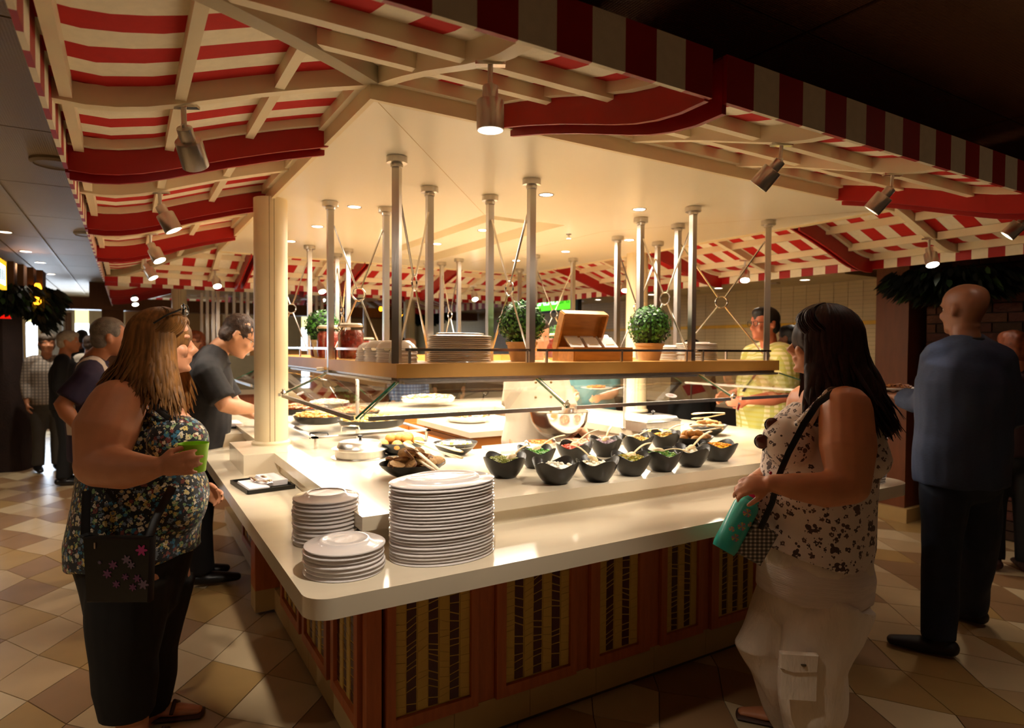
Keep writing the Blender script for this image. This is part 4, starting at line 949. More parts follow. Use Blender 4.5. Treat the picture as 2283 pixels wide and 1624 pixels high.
panfood((1.02, 3.98, ZM+.064), .15, .17, [('potato_gold', '#dba650'), ('potato_pale', '#ebcb86')], 'golden potato wedges beside the thick column', 2, hz=.045)
panfood((1.30, 4.15, ZM+.064), .16, .18, [('meat_brown', '#a0673a'), ('onion_pale', '#dcb888')], 'browned meat and onions', 3, hz=.045)
panfood((1.05, 4.55, ZM+.064), .17, .18, [('stirfry_red', '#a8522e'), ('stirfry_gold', '#cf9a58'), ('onion_pale', '#dcb888')], 'mixed sauteed vegetables', 4, hz=.045)
panfood((1.32, 4.85, ZM+.064), .15, .17, [('rice_white', '#ece2c8')], 'white rice', 5, hz=.045)
panfood((.98, 5.2, ZM), .15, .15, [('roast_brown', '#8a5228'), ('roast_gold', '#c48a48')], 'roast meat at the far end', 6, black=False)
for c, l in (((1.05, 3.43, ZM+.075), 'steel serving spoon with round handle in front of the pasta'), ((.9, 3.5, ZM+.04), 'black wire handle of the warming tray')):
    t = thing('pan_handle', l, 'handle', c); c = V(c)
    B().tube([c+V((-.05, 0, 0)), c+V((-.055, -.02, .03)), c+V((-.02, -.05, .035)), c+V((.03, -.05, .03)), c+V((.05, -.01, 0))], .004, 8, round_=True).out('wire_loop', BLACK if 'black' in l else STEELP, t)
c = V((.60, 4.75, ZM-.02)); t = thing('serving_tray', 'black tray of white napkins on the raised stone block beyond the thick column', 'tray', c)
B().cbox(c+V((0, 0, .006)), (.18, .26, .012)).out('tray_body', BLACK, t, smooth=False)
for k in (0, 1): 
    o = thing('napkin', 'white folded napkins on the far tray, '+['near pile', 'far pile'][k], 'napkin', c+V((0, -.06+.12*k, .013)))
    B().cbox(c+V((0, -.06+.12*k, .022)), (.15, .11, .018), Matrix.Rotation(.1, 3, 'Z')).out('napkin_fold', NAP, o, smooth=False)
# ============================================================ KITCHEN INSIDE THE RING
KW = mat('kitchen_orange_wood', '#c27a34', .4, 0, .1, 6); KST = mat('kitchen_steel', '#8a8176', .3, .9)
t = thing('cooking_block', 'central cooking counter with orange wood front, cream top and black knobs', 'kitchen counter', (2.62, 4.1, 0))
B().box((2.06, 3.95, .86), (2.80, 4.9, .90)).out('block_top', STONE, t, smooth=False)
B().box((2.11, 4.0, .02), (2.75, 4.86, .86)).out('block_body', KW, t, smooth=False)
B().box((2.085, 4.0, .62), (2.112, 4.86, .80)).out('control_panel', KW, t, smooth=False)
B().box((2.08, 4.0, .80), (2.112, 4.86, .83)).box((2.08, 4.0, .55), (2.112, 4.86, .62)).out('steel_strip', KST, t, smooth=False)
for k in range(4):
    y = 4.08+k*.2
    o = B().lathe([(.028, 0), (.03, .006), (.019, .01), (.018, .03), (.0, .031)], (2.085, y, .71), 18, R=Matrix.Rotation(-PI/2, 3, 'Y')).out('control_knob', BLACK, t)
    B().box((2.082, y+.06, .735), (2.086, y+.09, .77)).out('white_switch', WHITE, t, smooth=False)
    B().box((2.08, y+.11, .69), (2.086, y+.14, .72)).out('switch_plate', BLACK if k % 2 else mat('green_switch', '#2f7a4a', .4), t, smooth=False)
for k in range(3): B().box((2.095, 4.02+k*.28, .08), (2.11, 4.28+k*.28, .53)).out('block_door', KW, t, smooth=False)
t = thing('kitchen_cabinet', 'honey wood cabinets under the inner edge of the far countertop', 'cabinet', (2.2, 5.02, 0))
B().box((1.58, 4.985, .05), (2.84, 5.02, .9)).out('cabinet_body', KW, t, smooth=False)
for k in range(3): B().box((1.6+k*.42, 4.965, .1), (1.99+k*.42, 4.985, .86)).out('cabinet_door', KW, t, smooth=False)
panfood((2.35, 4.55, .9), .17, .2, [('potato_gold', '#dba650'), ('rice_white', '#ece2c8'), ('roast_brown', '#8a5228')], 'mixed hot food on the cooking block', 8, black=False)
panfood((2.35, 5.32, ZM+.03), .26, .17, [('potato_gold', '#dba650'), ('rice_white', '#ece2c8')], 'pale food on the far countertop', 9, black=False)
panfood((3.2, 4.7, ZM), .2, .2, [('pasta_cream', '#f0dfae'), ('pasta_gold', '#e6c478')], 'pale pasta on the right run, before the teal shirt', 10, black=False)
c = V((3.2, 4.0, ZM)); 
lamp('AREA', 'kitchen_fill', (2.2, 4.0, 2.27), 46, WARM, 1.2, 1.6, aim=(0, 0, -1))  # added fill light, stands in for the kitchen's own lamps
# ============================================================ HALL BEHIND
WALLC = mat('cream_wall_tile', '#c9b184', .35, 0, .03, 2); YEL = mat('yellow_tile', '#d9a62c', .35); WALLW = mat('warm_white_wall', '#c7bca4', .6)
DKW = mat('brown_wall_wood', '#6e4524', .5, 0, .12, 5, stretch=(6, 6, 1))
XW = 6.1
wr = B().box((XW, 3.2, 0), (XW+.1, 16, CZ)).out('wall_right', mat('tile_grout_tan', '#94805c', .7), kind='structure', smooth=False)
# stacked tiles, laid in rows; small, so joined
tb = B(); y = 3.2
while y < 13:
    z = .9
    while z < 2.2:
        yel = 1.735 < z+.02 < 1.80
        tb.box((XW-.008, y+.002, z+.0015), (XW, y+.148, z+.0385), 1 if yel else 0); z += .04
    y += .15
tb.out('wall_tile', [WALLC, YEL], wr, smooth=False, kind='stuff')
hd = thing('range_hood', 'long pale hood with small downlights over the tiled wall', 'hood', (5.7, 8, 2.1))
B().box((5.45, 3.3, 2.17), (XW, 13, 2.30)).out('hood_body', mat('hood_paint', '#ab9468', .4), hd, smooth=False)
B().box((5.40, 3.3, 2.28), (5.46, 13, CZ)).out('hood_fascia', mat('grey_fascia', '#8a7c66', .4), hd, smooth=False)
for k in range(7):
    downlight((5.62, 3.8+k*1.05), 7, 'small downlight under the long pale hood, '+['first from the right', 'second', 'third', 'fourth', 'fifth', 'sixth', 'seventh and farthest'][k], z=2.17, r=.045, light=k < 4, spot=120, m=HOT2)
    B().box((5.6, 4.1+k*1.05, 2.158), (5.66, 4.2+k*1.05, 2.17)).out('hood_fitting', STEEL, hd, smooth=False)
rs = thing('wooden_slat_ceiling', 'row of brown wooden ceiling slats behind the right awning', 'ceiling slats', (5.1, 6, 2.3))
for k in range(14): B().box((4.8, 3.0+k*.62, 2.30), (5.4, 3.18+k*.62, 2.36)).out('slat', DKW, rs, smooth=False)
t = thing('back_counter', 'cream back counter along the tiled wall', 'counter', (5.7, 6, 0))
B().box((5.4, 3.4, 0), (XW-.01, 11, .88)).out('counter_body', mat('dark_counter_front', '#241812', .5), t, smooth=False)
B().box((5.36, 3.38, .88), (XW-.01, 11, .92)).out('counter_top', STONE, t, smooth=False)
# wooden pillar and brick pillar at right
t = thing('wooden_pillar', 'square brown wooden pillar between the tiled wall and the brick', 'pillar', (5.95, 3.05, 0))
B().box((5.78, 2.92, .12), (6.06, 3.2, CZ)).out('pillar_body', mat('brown_pillar_wood', '#7a421f', .5, 0, .1, 5, stretch=(6, 6, 1)), t, smooth=False)
B().box((5.74, 2.88, 0), (6.1, 3.24, .12)).out('pillar_foot', SK, t, smooth=False)
BRK = [mat('red_brick', '#4a241a', .85, 0, .2, 10, bump=.4), mat('dark_brick', '#38200f', .85, 0, .2, 10, bump=.4), mat('brown_brick', '#55301e', .85, 0, .2, 10, bump=.4)]
bp_ = thing('brick_pillar', 'dark red brick pillar behind the bald man', 'pillar', (6.0, 2.45, 0))
B().box((5.93, 2.05, 0), (6.35, 2.83, CZ)).out('pillar_core', mat('brick_mortar', '#2a1e16', .9), bp_, smooth=False)
for r_ in range(30):
    z = .01+r_*.078; off = .10 if r_ % 2 else 0; y = 2.04-off; rnd = random.Random(r_)
    while y < 2.83:
        a = max(2.04, y+.005); b_ = min(2.835, y+.2)
        if b_-a > .03: B().box((5.905+rnd.uniform(0, .005), a, z), (5.94, b_, z+.068)).out('brick', BRK[rnd.randrange(3)], bp_, smooth=False)
        y += .205
wr2 = B().box((6.6, -1, 0), (6.7, 3.2, CZ)).out('wall_right', mat('dark_red_wall', '#3a1c12', .8), kind='structure', smooth=False)
for k, (y0, y1) in enumerate(((1.1, 1.9), (.1, .9))):
    t = thing('wall_cladding', 'reddish wooden panel in the dark wall at the right edge, '+['farther', 'nearer'][k], 'wall panel', (6.55, (y0+y1)/2, .4))
    B().box((6.55, y0, .1), (6.6, y1, 2.1)).out('panel_frame', mat('red_brown_wood', '#6a2c18', .5), t, smooth=False)
    B().box((6.54, y0+.1, .2), (6.555, y1-.1, 2.0)).out('panel_infill', mat('dark_panel', '#2a130c', .5), t, smooth=False)
# far wall with windows, left
YB = 14.6
wb = B().box((-5, YB, 0), (8.2, YB+.1, CZ)).out('wall_back', WALLW, kind='structure', smooth=False)
SKYL = mat('window_daylight', '#dff0ff', emit=5, ecol='#e3f1ff'); BLIND = mat('cream_roller_blind', '#efe6a8', .8, emit=1.0, ecol='#efe9a6')
def window(n, x0, x1, z0=.2, z1=2.15, bl=1.75, y=YB, dk=.02):
    o = B()
    for a in (((x0-.03, y-.06, z0-.05), (x1+.05, y, z0)), ((x0-.05, y-.06, z1), (x1+.05, y, z1+.05)), ((x0-.05, y-.06, z0), (x0, y, z1)), ((x1, y-.06, z0), (x1+.05, y, z1))): o.box(*a)
    o = o.out('window_%d' % n, WALLW, kind='structure', smooth=False)
    B().box((x0, y-.03, z0), (x1, y-.02, bl)).out('window_pane', SKYL, o, smooth=False)
    B().box((x0, y-.05, bl-.02), (x1, y-.035, z1)).out('roller_blind', BLIND, o, smooth=False)
def wx(px): return atY(px, 780, YB-.05).x
for k, (a, b_) in enumerate([(26, 40), (54, 84), (168, 199), (672, 690), (825, 852), (929, 950), (963, 985)]): window(k+1, wx(a), wx(b_), .82, 2.16, 1.92)
for k, (a, b_) in enumerate([(89, 114), (145, 165), (906, 924), (1010, 1030)]):
    a = wx(a); b_ = wx(b_); t = thing('slatted_screen', 'brown slatted wood panel between the far windows, '+['left of the striped blouse', 'above the white haired woman', 'behind the far columns', 'far right'][k], 'wall panel', (a, YB-.05, .2))
    for j in range(4): B().box((a+(b_-a)*j/4+.004, YB-.05, .2), (a+(b_-a)*(j+1)/4-.004, YB-.004, 2.1)).out('wood_slat', DKW, t, smooth=False)
cu_ = thing('curtain', 'pale grey curtain hanging between the far windows at left', 'curtain', (wx(129), YB-.2, 0))
for k in range(4):
    x = wx(117+7*k); B().tube([(x, YB-.2, .0), (x, YB-.2, 2.2)], .03, 8).out('curtain_fold', mat('grey_curtain', '#b9bcc2', .8), cu_)
wl = B().box((-5, -1.2, 0), (-4.9, 17, CZ)).out('wall_left', mat('warm_beige_wall', '#8d7452', .7), kind='structure', smooth=False)
# beam with downlights crossing at the back
t = thing('ceiling_beam', 'brown wooden beam crossing behind the far awning', 'beam', (1.0, 11.4, 2.0))
B().box((-.9, 11.2, 2.02), (6, 11.6, 2.2)).box((-.3, 11.25, .0), (-.02, 11.5, 2.42)).box((-.45, 11.2, 2.2), (-.2, 11.5, CZ)).out('beam_timber', DKW, t, smooth=False)
t = thing('partition', 'cream partition wall behind the far buffet island', 'partition', (2, 11.7, 0))
B().box((0.0, 11.65, 0), (1.4, 11.75, 2.05)).box((2.9, 11.65, 0), (4.6, 11.75, 2.05)).out('partition_panel', WALLC, t, smooth=False)
# second island (seen small, beyond)
OFF = 6.3
s2 = B().box((X0, Y0+OFF, 2.30), (X1, Y1+OFF-.8, 2.38)).out('ceiling', CEIL, kind='structure', smooth=False)
awning('distant striped awning along the left side of the second buffet island', (X0, Y0+OFF), (0, 1), (-1, 0), 3.1, [.6, 1.9], [.02, 1.2], W=WS, Wa=WF, phase=1, purl=False)
awning('distant striped awning at the near side of the second buffet island', (X0, Y0+OFF), (1, 0), (0, -1), LX, [1.0, 2.2], [.02, 1.6], phase=0, purl=False)
awning('distant striped awning at the far side of the second buffet island', (X1, Y0+OFF+3.1), (-1, 0), (0, 1), LX, [1.0, 2.2], [.02, 1.6], phase=0)
awning('distant striped awning at the right side of the second buffet island', (X1, Y0+OFF+3.1), (0, -1), (1, 0), 3.1, [1.0], [1.6], W=WS, Wa=WF, phase=1, purl=False)
t = thing('buffet_island', 'second buffet island far behind, with its own shelf and posts', 'buffet', (2.2, 9.8, 0))
B().box((.8, 8.5, 0), (3.6, 11, .9)).out('island_base', CHERRY, t, smooth=False)
B().box((.65, 8.35, .9), (3.7, 11.1, .96)).out('island_top', STONE, t, smooth=False)
B().box((1.0, 8.8, 1.37), (3.4, 9.1, 1.43)).box((1.0, 10.6, 1.37), (3.4, 10.9, 1.43)).box((1.0, 9.1, 1.37), (1.35, 10.6, 1.43)).out('island_shelf', WOOD, t, smooth=False)
for k, (x, y) in enumerate([(1.0, 8.8), (1.35, 8.8), (1.0, 9.3), (1.35, 9.3), (1.0, 10.0), (1.35, 10.0), (1.7, 8.8), (1.7, 9.1), (2.3, 8.8), (2.3, 9.1), (2.9, 8.8), (3.4, 8.8), (1.0, 10.8), (1.35, 10.8)]):
    B().cbox((x, y, 1.84), (.038, .036, .93)).out('post', STEEL, t, smooth=False)
for k, (px, py, y) in enumerate(((297, 655, 9), (299, 668, 9.6), (460, 628, 0), (715, 660, 9.2), (373, 684, 10.4), (382, 682, 10.8))):
    if y == 0: continue
    q = atY(px, py, y if y < 10 else 11.4); q.z = min(q.z, 2.25) if y < 10 else 1.92
    spotlight(q+V((0, 0, .1)), (.1, -.5, -.8), 'tiny glowing spotlight at the second island, '+['above the white haired woman', 'just below its twin', '', 'right of the thick column', 'above the sunglasses', 'right of the sunglasses'][k], True, 0, s=1.0, nm='distant_spotlight', grp='distant spotlights')
topiary((1.2, 8.95, 1.43), .09, 'small distant topiary on the second island shelf above the red haired woman', POTC, n=300)
# downlights of the left hall ceiling
for k, (px, py) in enumerate(((11, 517), (56, 560), (90, 585), (114, 611))):
    q = atZ(px, py, CZ); downlight((q.x, q.y), 30, 'small downlight in the grey hall ceiling, '+['nearest', 'second', 'third', 'farthest'][k], z=CZ-.002, r=.045, m=HOT2)
for k, (x, y, e) in enumerate(((-1.9, 4.6, 55), (-1.6, 2.2, 55), (-1.1, 6.6, 55), (-1.2, .6, 34))):  # added fill downlights, stand in for hall lighting that is out of view
    downlight((x, y), e, 'added fill downlight over the walkway left of the buffet, '+['middle', 'near', 'far', 'nearest'][k], z=CZ-.002, r=.045, group='added walkway downlights')
for k, (x, y, e) in enumerate(((4.9, 2.3, 22), (4.6, .9, 9), (2.7, .25, 30))):  # more added downlights, filling in for unseen room lighting on the right
    downlight((x, y), e, 'added fill downlight over the dim walkway right of the buffet, '+['far', 'middle', 'near'][k], z=CZ-.002, r=.045, spot=70, group='added dim walkway downlights', m=HOT2)
# left: dark trunk, hanging garland, lanterns, yellow sign, black stand
BARK = mat('dark_bark', '#2a1810', .85, 0, .25, 8, bump=.5)
q = at(12, 800, 7.6); t = thing('tree_trunk', 'thick dark artificial tree trunk at the left edge', 'tree trunk', (q.x, q.y, 0))
rg = []
for k in range(14):
    z = CZ*k/13; r_ = .27-.10*min(1, z/1.2)+.10*max(0, z-1.9); rg.append([V((q.x+(r_*(1+.08*math.sin(5*a+z*2)))*math.cos(a), q.y+r_*(1+.08*math.sin(5*a+z*2))*math.sin(a), z)) for a in [2*PI*i/20 for i in range(20)]])
B().loft(rg).out('trunk', BARK, t)
PINE = mat('dark_pine', '#10180c', .8, 0, .4, 20); PINEL = mat('green_pine', '#2f4a22', .8, 0, .3, 20)  # greener needles are mixed at random among the dark ones
def garland(c, sx, sy, sz, n, label, seed, ln=.16, tip=0):
    rnd = random.Random(seed); b = B(); c = V(c)
    for k in range(n):
        z = rnd.uniform(-1, .6); a = rnd.uniform(0, 2*PI); q_ = math.sqrt(1-z*z)*rnd.uniform(.3, 1); p = c+V((sx*q_*math.cos(a), sy*q_*math.sin(a), sz*z-tip*rnd.random()**2*max(0, 1-((math.cos(a)*q_-.3)/.6)**2))); d = V((math.cos(a), math.sin(a), -.9+z*.4)).normalized()
        s = d.cross(V((rnd.uniform(-1, 1), rnd.uniform(-1, 1), rnd.uniform(-1, 1)))).normalized()*.016; L = ln*rnd.uniform(.5, 1)
        b.add([p-s, p+d*L*.5-s*1.4, p+d*L, p+d*L*.5+s*1.4, p+s], [(0, 1, 2, 3, 4)], 0 if rnd.random() < .85 else 1)
    t = thing('hanging_greenery', label, 'greenery', c-V((0, 0, sz))); b.out('branch', [PINE, PINEL], t, kind='stuff')
q = at(84, 655, 6.6); garland(q, .20, .5, .10, 1800, 'dark drooping greenery hanging from the ceiling beside the yellow sign', 1, .17, tip=.26)
q = at(20, 655, 6.2); garland(q, .3, .4, .14, 900, 'dark greenery around the trunk below the yellow sign', 5, .15)
q = at(950, 700, 11.5); garland(q, .45, .3, .12, 900, 'dark distant greenery seen between the steel posts', 2)
q = at(2140, 625, 5.2); garland(q, .7, .5, .12, 1600, 'dark greenery hanging above the bald man', 3)
AMB = mat('amber_lantern_glow', '#ffb02e', emit=3.5, ecol='#ff9a1c')
for k, (px, py, d) in enumerate(((84, 643, 6.2), (83, 673, 6.2), (895, 702, 11.3), (849, 690, 11.3))):
    q = at(px, py, d); t = thing('lantern', 'small glowing amber lantern in the greenery, '+['upper left', 'lower left', 'between the steel posts', 'left of the distant one'][k], 'lantern', q)
    B().lathe([(.0001, .05), (.02, .045), (.03, .02), (.034, -.005), (.02, -.03), (.0001, -.035)], q, 14).out('lantern_glass', AMB, t)
    B().lathe([(.008, .045), (.022, .055), (.004, .07)], q, 12).out('lantern_cap', BLACK, t)
q = at(14, 700, 6.6); tag(B().box((q.x-.06, q.y-.02, q.z-.05), (q.x+.04, q.y+.02, q.z+.06)).out('red_lamp', mat('red_lamp_glow', '#d4140a', .5, emit=.8, ecol='#d4140a'), smooth=False), 'small red lamp glowing in the greenery at the left edge', 'lamp')
YS = mat('sign_yellow', '#f0b81c', .4, emit=.8, ecol='#f0b81c'); WS = mat('sign_white_face', '#eef6f8', .4, emit=1.6, ecol='#e2f4ff')
q = at(-8, 603, 4.6); t = thing('hanging_sign', 'yellow framed hanging sign with a white lit face, cut by the left edge', 'sign', (q.x, q.y, q.z-.1))
B().box((q.x-.03, q.y-.30, q.z-.11), (q.x+.0, q.y+.46, q.z+.11)).out('sign_frame', YS, t, smooth=False)
B().box((q.x, q.y-.25, q.z-.08), (q.x+.004, q.y+.38, q.z+.07)).out('sign_face', WS, t, smooth=False)
for k in range(3): B().box((q.x+.004, q.y+.12+.08*k, q.z-.05), (q.x+.006, q.y+.15+.08*k, q.z+.03)).out('sign_stroke', mat('sign_green', '#4a9a7a', .5), t, smooth=False)
for k in (-.1, .08): B().tube([(q.x-.015, q.y+k, q.z+.08), (q.x-.015, q.y+k, CZ)], .004, 6).out('sign_hanger', BLACK, t)
q = at(45, 625, 6.0); t = thing('slatted_canopy', 'brown slatted wooden canopy behind the yellow sign', 'canopy', (q.x, q.y, q.z))
for k in range(6): B().box((q.x-.25+k*.07, q.y+k*.05, q.z-.04), (q.x-.20+k*.07, q.y+.3+k*.05, q.z+.22-.018*k)).out('wood_slat', mat('amber_slat', '#5a3814', .6), t, smooth=False)
q = atZ(66, 945, 0); t = thing('display_stand', 'slim black display stand on the floor at left', 'stand', q)
B().box((q.x-.09, q.y-.06, .02), (q.x+.07, q.y+.06, 1.5)).out('stand_body', BLACK, t, smooth=False)
B().box((q.x+.07, q.y-.05, .9), (q.x+.085, q.y+.05, 1.48)).out('lit_side', mat('pale_blue_screen', '#9fb6d8', .4, emit=.4, ecol='#9fb6d8'), t, smooth=False)
B().box((q.x-.2, q.y-.15, 0), (q.x+.2, q.y+.15, .02)).out('stand_foot', BLACK, t, smooth=False)
q = atZ(52, 955, 0); tag(B().box((q.x-.06, q.y-.06, 0), (q.x+.06, q.y+.06, CZ)).out('slim_post', WALLC, smooth=False), 'slim cream post behind the black stand', 'post')
# SALAD BAR sign
GRN = mat('sign_green_face', '#5bd824', .4, emit=.9, ecol='#58d820')
q0 = at(1285, 668, 7.4); X_ = 4.9
a = atX(1282, 668, X_); b_ = atX(1196, 672, X_)
t = thing('salad_bar_sign', 'lit green sign reading SALAD BAR under the far awning', 'sign', (X_, (a.y+b_.y)/2, a.z-.1))
zc = a.z; hh = .085*1.6
B().box((X_, a.y-.06, zc-hh*1.05), (X_+.06, b_.y+.5, zc+hh*.95)).out('sign_case', BLACK, t, smooth=False)
B().box((X_-.006, a.y, zc-hh*.85), (X_, b_.y+.45, zc+hh*.82)).out('sign_face', GRN, t, smooth=False)
def text(s, size, loc, mtx, m, name, parent, depth=.002):
    cu = bpy.data.curves.new(name, 'FONT'); cu.body = s; cu.size = size; cu.extrude = depth; cu.align_x = 'LEFT'
    o = bpy.data.objects.new(name, cu); SC.collection.objects.link(o); dg = bpy.context.evaluated_depsgraph_get(); dg.update()
    me = bpy.data.meshes.new_from_object(o.evaluated_get(dg)); bpy.data.objects.remove(o)
    me.transform(mtx.to_4x4()); me.materials.clear(); me.materials.append(m); return link(me, name, parent, loc)
MT = Matrix(((0, 0, -1), (-1, 0, 0), (0, 1, 0)))
LW = mat('sign_white_letters', '#d8fff8', .4, emit=1.6, ecol='#d8fff8'); LG = mat('sign_green_letters', '#2f9a18', .4, emit=.4, ecol='#2f9a18')
text('SALAD', .17, (X_-.008, b_.y-.02, zc-.04), MT, LW, 'sign_lettering', t); text('BAR', .17, (X_-.008, a.y+.36, zc-.04), MT, LG, 'sign_lettering', t)
# cyan leaf emblem left of the words
em = B()
for s in (-1, 1):
    pts = [V((X_-.012, b_.y+.22+s*(.03+.13*math.sin(f*2.0)), zc-.20+.34*f)) for f in [i/8 for i in range(9)]]
    em.tube(pts, [.012, .02, .028, .034, .036, .034, .028, .018, .006], 8, side=(0, 1, 0), ratio=.3)
em.ell((X_-.012, b_.y+.22, zc-.22), (.01, .05, .05), 12, 8)
em.out('leaf_emblem', mat('sign_cyan', '#74dcea', .4, emit=1.0, ecol='#74dcea'), t)
# ============================================================ PEOPLE
def headrot(f, up=(0, 0, 1), tilt=0):
    f = V(f).normalized(); u = V(up); l = u.cross(f).normalized(); u = f.cross(l); return Matrix((f, l, u)).transposed()
HEADP = [(-.118, .060, .020, .018), (-.110, .080, -.002, .030), (-.096, .088, -.030, .044), (-.075, .086, -.050, .054), (-.05, .085, -.066, .061), (-.02, .086, -.082, .067),
         (0, .081, -.092, .071), (.02, .090, -.098, .074), (.05, .090, -.101, .076), (.078, .074, -.094, .072), (.098, .050, -.074, .058), (.111, .022, -.045, .036), (.116, -.002, -.02, .012)]
def addhead(b, c, R, s=1.0, nose=1.0, jaw=1.0, feats=True, open_=False):
    c = V(c); rg = []; n = 24
    for z, f, k, hw in HEADP:
        cx = (f+k)/2; hx = (f-k)/2; w_ = hw*(jaw if z < -.03 else 1); row = []
        for i in range(n):
            a = 2*PI*i/n; ca, sa = math.cos(a), math.sin(a); e = .86
            x = cx+hx*math.copysign(abs(ca)**e, ca); y = w_*math.copysign(abs(sa)**e, sa); row.append(c+R@V((x*s, y*s, z*s)))
        rg.append(row)
    b.loft(rg)
    if feats:
        P = lambda x, y, z: c+R@V((x*s, y*s, z*s))
        b.tube([P(.082, 0, .012), P(.096, 0, -.012), P(.110*nose, 0, -.030), P(.100, 0, -.039)], [.008*s, .010*s, .013*s, .009*s], 10, round_=True)
        for sg in (-1, 1):
            b.ell(P(.094, sg*.012, -.035), (.010*s, .008*s, .008*s), 10, 6, R=R)
            b.ell(P(.080, sg*.030, .022), (.014*s, .024*s, .007*s), 10, 6, R=R)      # brow
            b.ell(P(.070, sg*.040, -.030), (.020*s, .020*s, .022*s), 10, 6, R=R)     # cheek
            b.ell(P(-.012, sg*.080, -.008), (.020*s, .009*s, .032*s), 12, 8, R=R@Matrix.Rotation(-sg*.45, 3, 'Z'))   # ear
        b.ell(P(.089, 0, -.058), (.012*s, .024*s, .006*s), 12, 6, R=R)
        b.ell(P(.087, 0, -.070), (.012*s, .020*s, .007*s), 12, 6, R=R)
        b.ell(P(.082, 0, -.100), (.016*s, .020*s, .014*s), 12, 6, R=R)
EYEW = mat('eye_white', '#d8cfc6', .2, coat=.5); IRIS = mat('eye_iris_brown', '#2a1810', .15, coat=.6)
def eyes(root, c, R, s):
    for sg in (-1, 1):
        p = V(c)+R@V((.070*s, sg*.031*s, .002*s)); o = B().ell(p, .0112*s, 14, 10).out('eye', EYEW, root)
        B().ell(p+R@V((.0075*s, 0, 0)), (.0045*s, .0052*s, .0052*s), 12, 8, R=R).out('iris', IRIS, o)
def addhand(b, wr, d, pn, s=1.0, curl=.5, thumb=1, spread=.10, curls=None):
    """wr wrist, d finger direction, pn palm normal (side the fingers close to)"""
    wr = V(wr); d = V(d).normalized(); pn = V(pn); pn = (pn-d*pn.dot(d)).normalized(); sd = d.cross(pn)*thumb    # thumb side
    R = Matrix((d, sd, d.cross(sd))).transposed()
    pc = wr+d*(.048*s); b.ell(pc, (.050*s, .038*s, .016*s), 14, 8, R=R)
    b.tube([wr-d*.02*s, wr+d*.03*s], [.022*s, .026*s], 10, side=sd, ratio=.62, round_=True)
    L = [.072, .080, .074, .058]
    for k in range(4):
        y = (.029-.0195*k); base = wr+d*(.082-.006*abs(k-1.2))*s+sd*(y*s); fd = (d+sd*(spread*(1.5-k)*.5)).normalized(); pts = [wr+d*.05*s+sd*(y*.9*s), base]; a = 0; cu = curls[k] if curls else curl
        for j, f in enumerate((.45, .30, .25)):
            a += cu*(.9 if j else .7); dd = fd*math.cos(a)+pn*math.sin(a); base = base+dd*(L[k]*f*s); pts.append(base)
        b.tube(pts, [.0095*s, .0092*s, .0088*s, .0080*s, .0068*s], 10, round_=True)
    t0 = wr+d*.022*s+sd*.022*s; td = (d*.72+sd*.62+pn*.35).normalized(); t1 = t0+td*.038*s; td2 = (d*.85+sd*.15+pn*(.45+.5*curl)).normalized(); t2 = t1+td2*.032*s; t3 = t2+(d*.8+pn*(.5+.5*curl)).normalized()*.024*s
    b.tube([wr+d*.01*s+sd*.010*s, t0, t1, t2, t3], [.013*s, .0135*s, .011*s, .010*s, .008*s], 10, round_=True)
    return base
def skel(foot, yaw, h, arm='down', lean=0, stance=.10):
    """standing skeleton in world coordinates"""
    k = h/1.70; F = V((math.cos(yaw), math.sin(yaw), 0)); Lf = V((-F.y, F.x, 0)); o = V((foot[0], foot[1], 0)); J = {'F': F, 'L': Lf, 'k': k}
    U = V((0, 0, 1))
    ln = lambda z: F*(lean*max(0, z-.9)*k)
    P = lambda f, l, z: o+F*(f*k)+Lf*(l*k)+U*(z*k)+ln(z)
    J['head'] = P(.03, 0, 1.585); J['neck'] = P(-.01, 0, 1.43); J['neckb'] = P(-.02, 0, 1.37); J['chest'] = P(0, 0, 1.24); J['waist'] = P(0, 0, 1.05); J['pelvis'] = P(0, 0, .92); J['crotch'] = P(0, 0, .82)
    for s, n in ((1, 'L'), (-1, 'R')):
        J['sh'+n] = P(-.01, s*.175, 1.37)
        if arm == 'down': J['el'+n] = P(-.03, s*.215, 1.09); J['wr'+n] = P(.06, s*.21, .86)
        elif arm == 'fwd': J['el'+n] = P(.02, s*.20, 1.10); J['wr'+n] = P(.24, s*.13, 1.08)
        J['hip'+n] = P(0, s*.085, .86); J['kn'+n] = P(.015, s*(stance*.5+.04), .47); J['an'+n] = P(-.02, s*stance, .08)
    return J
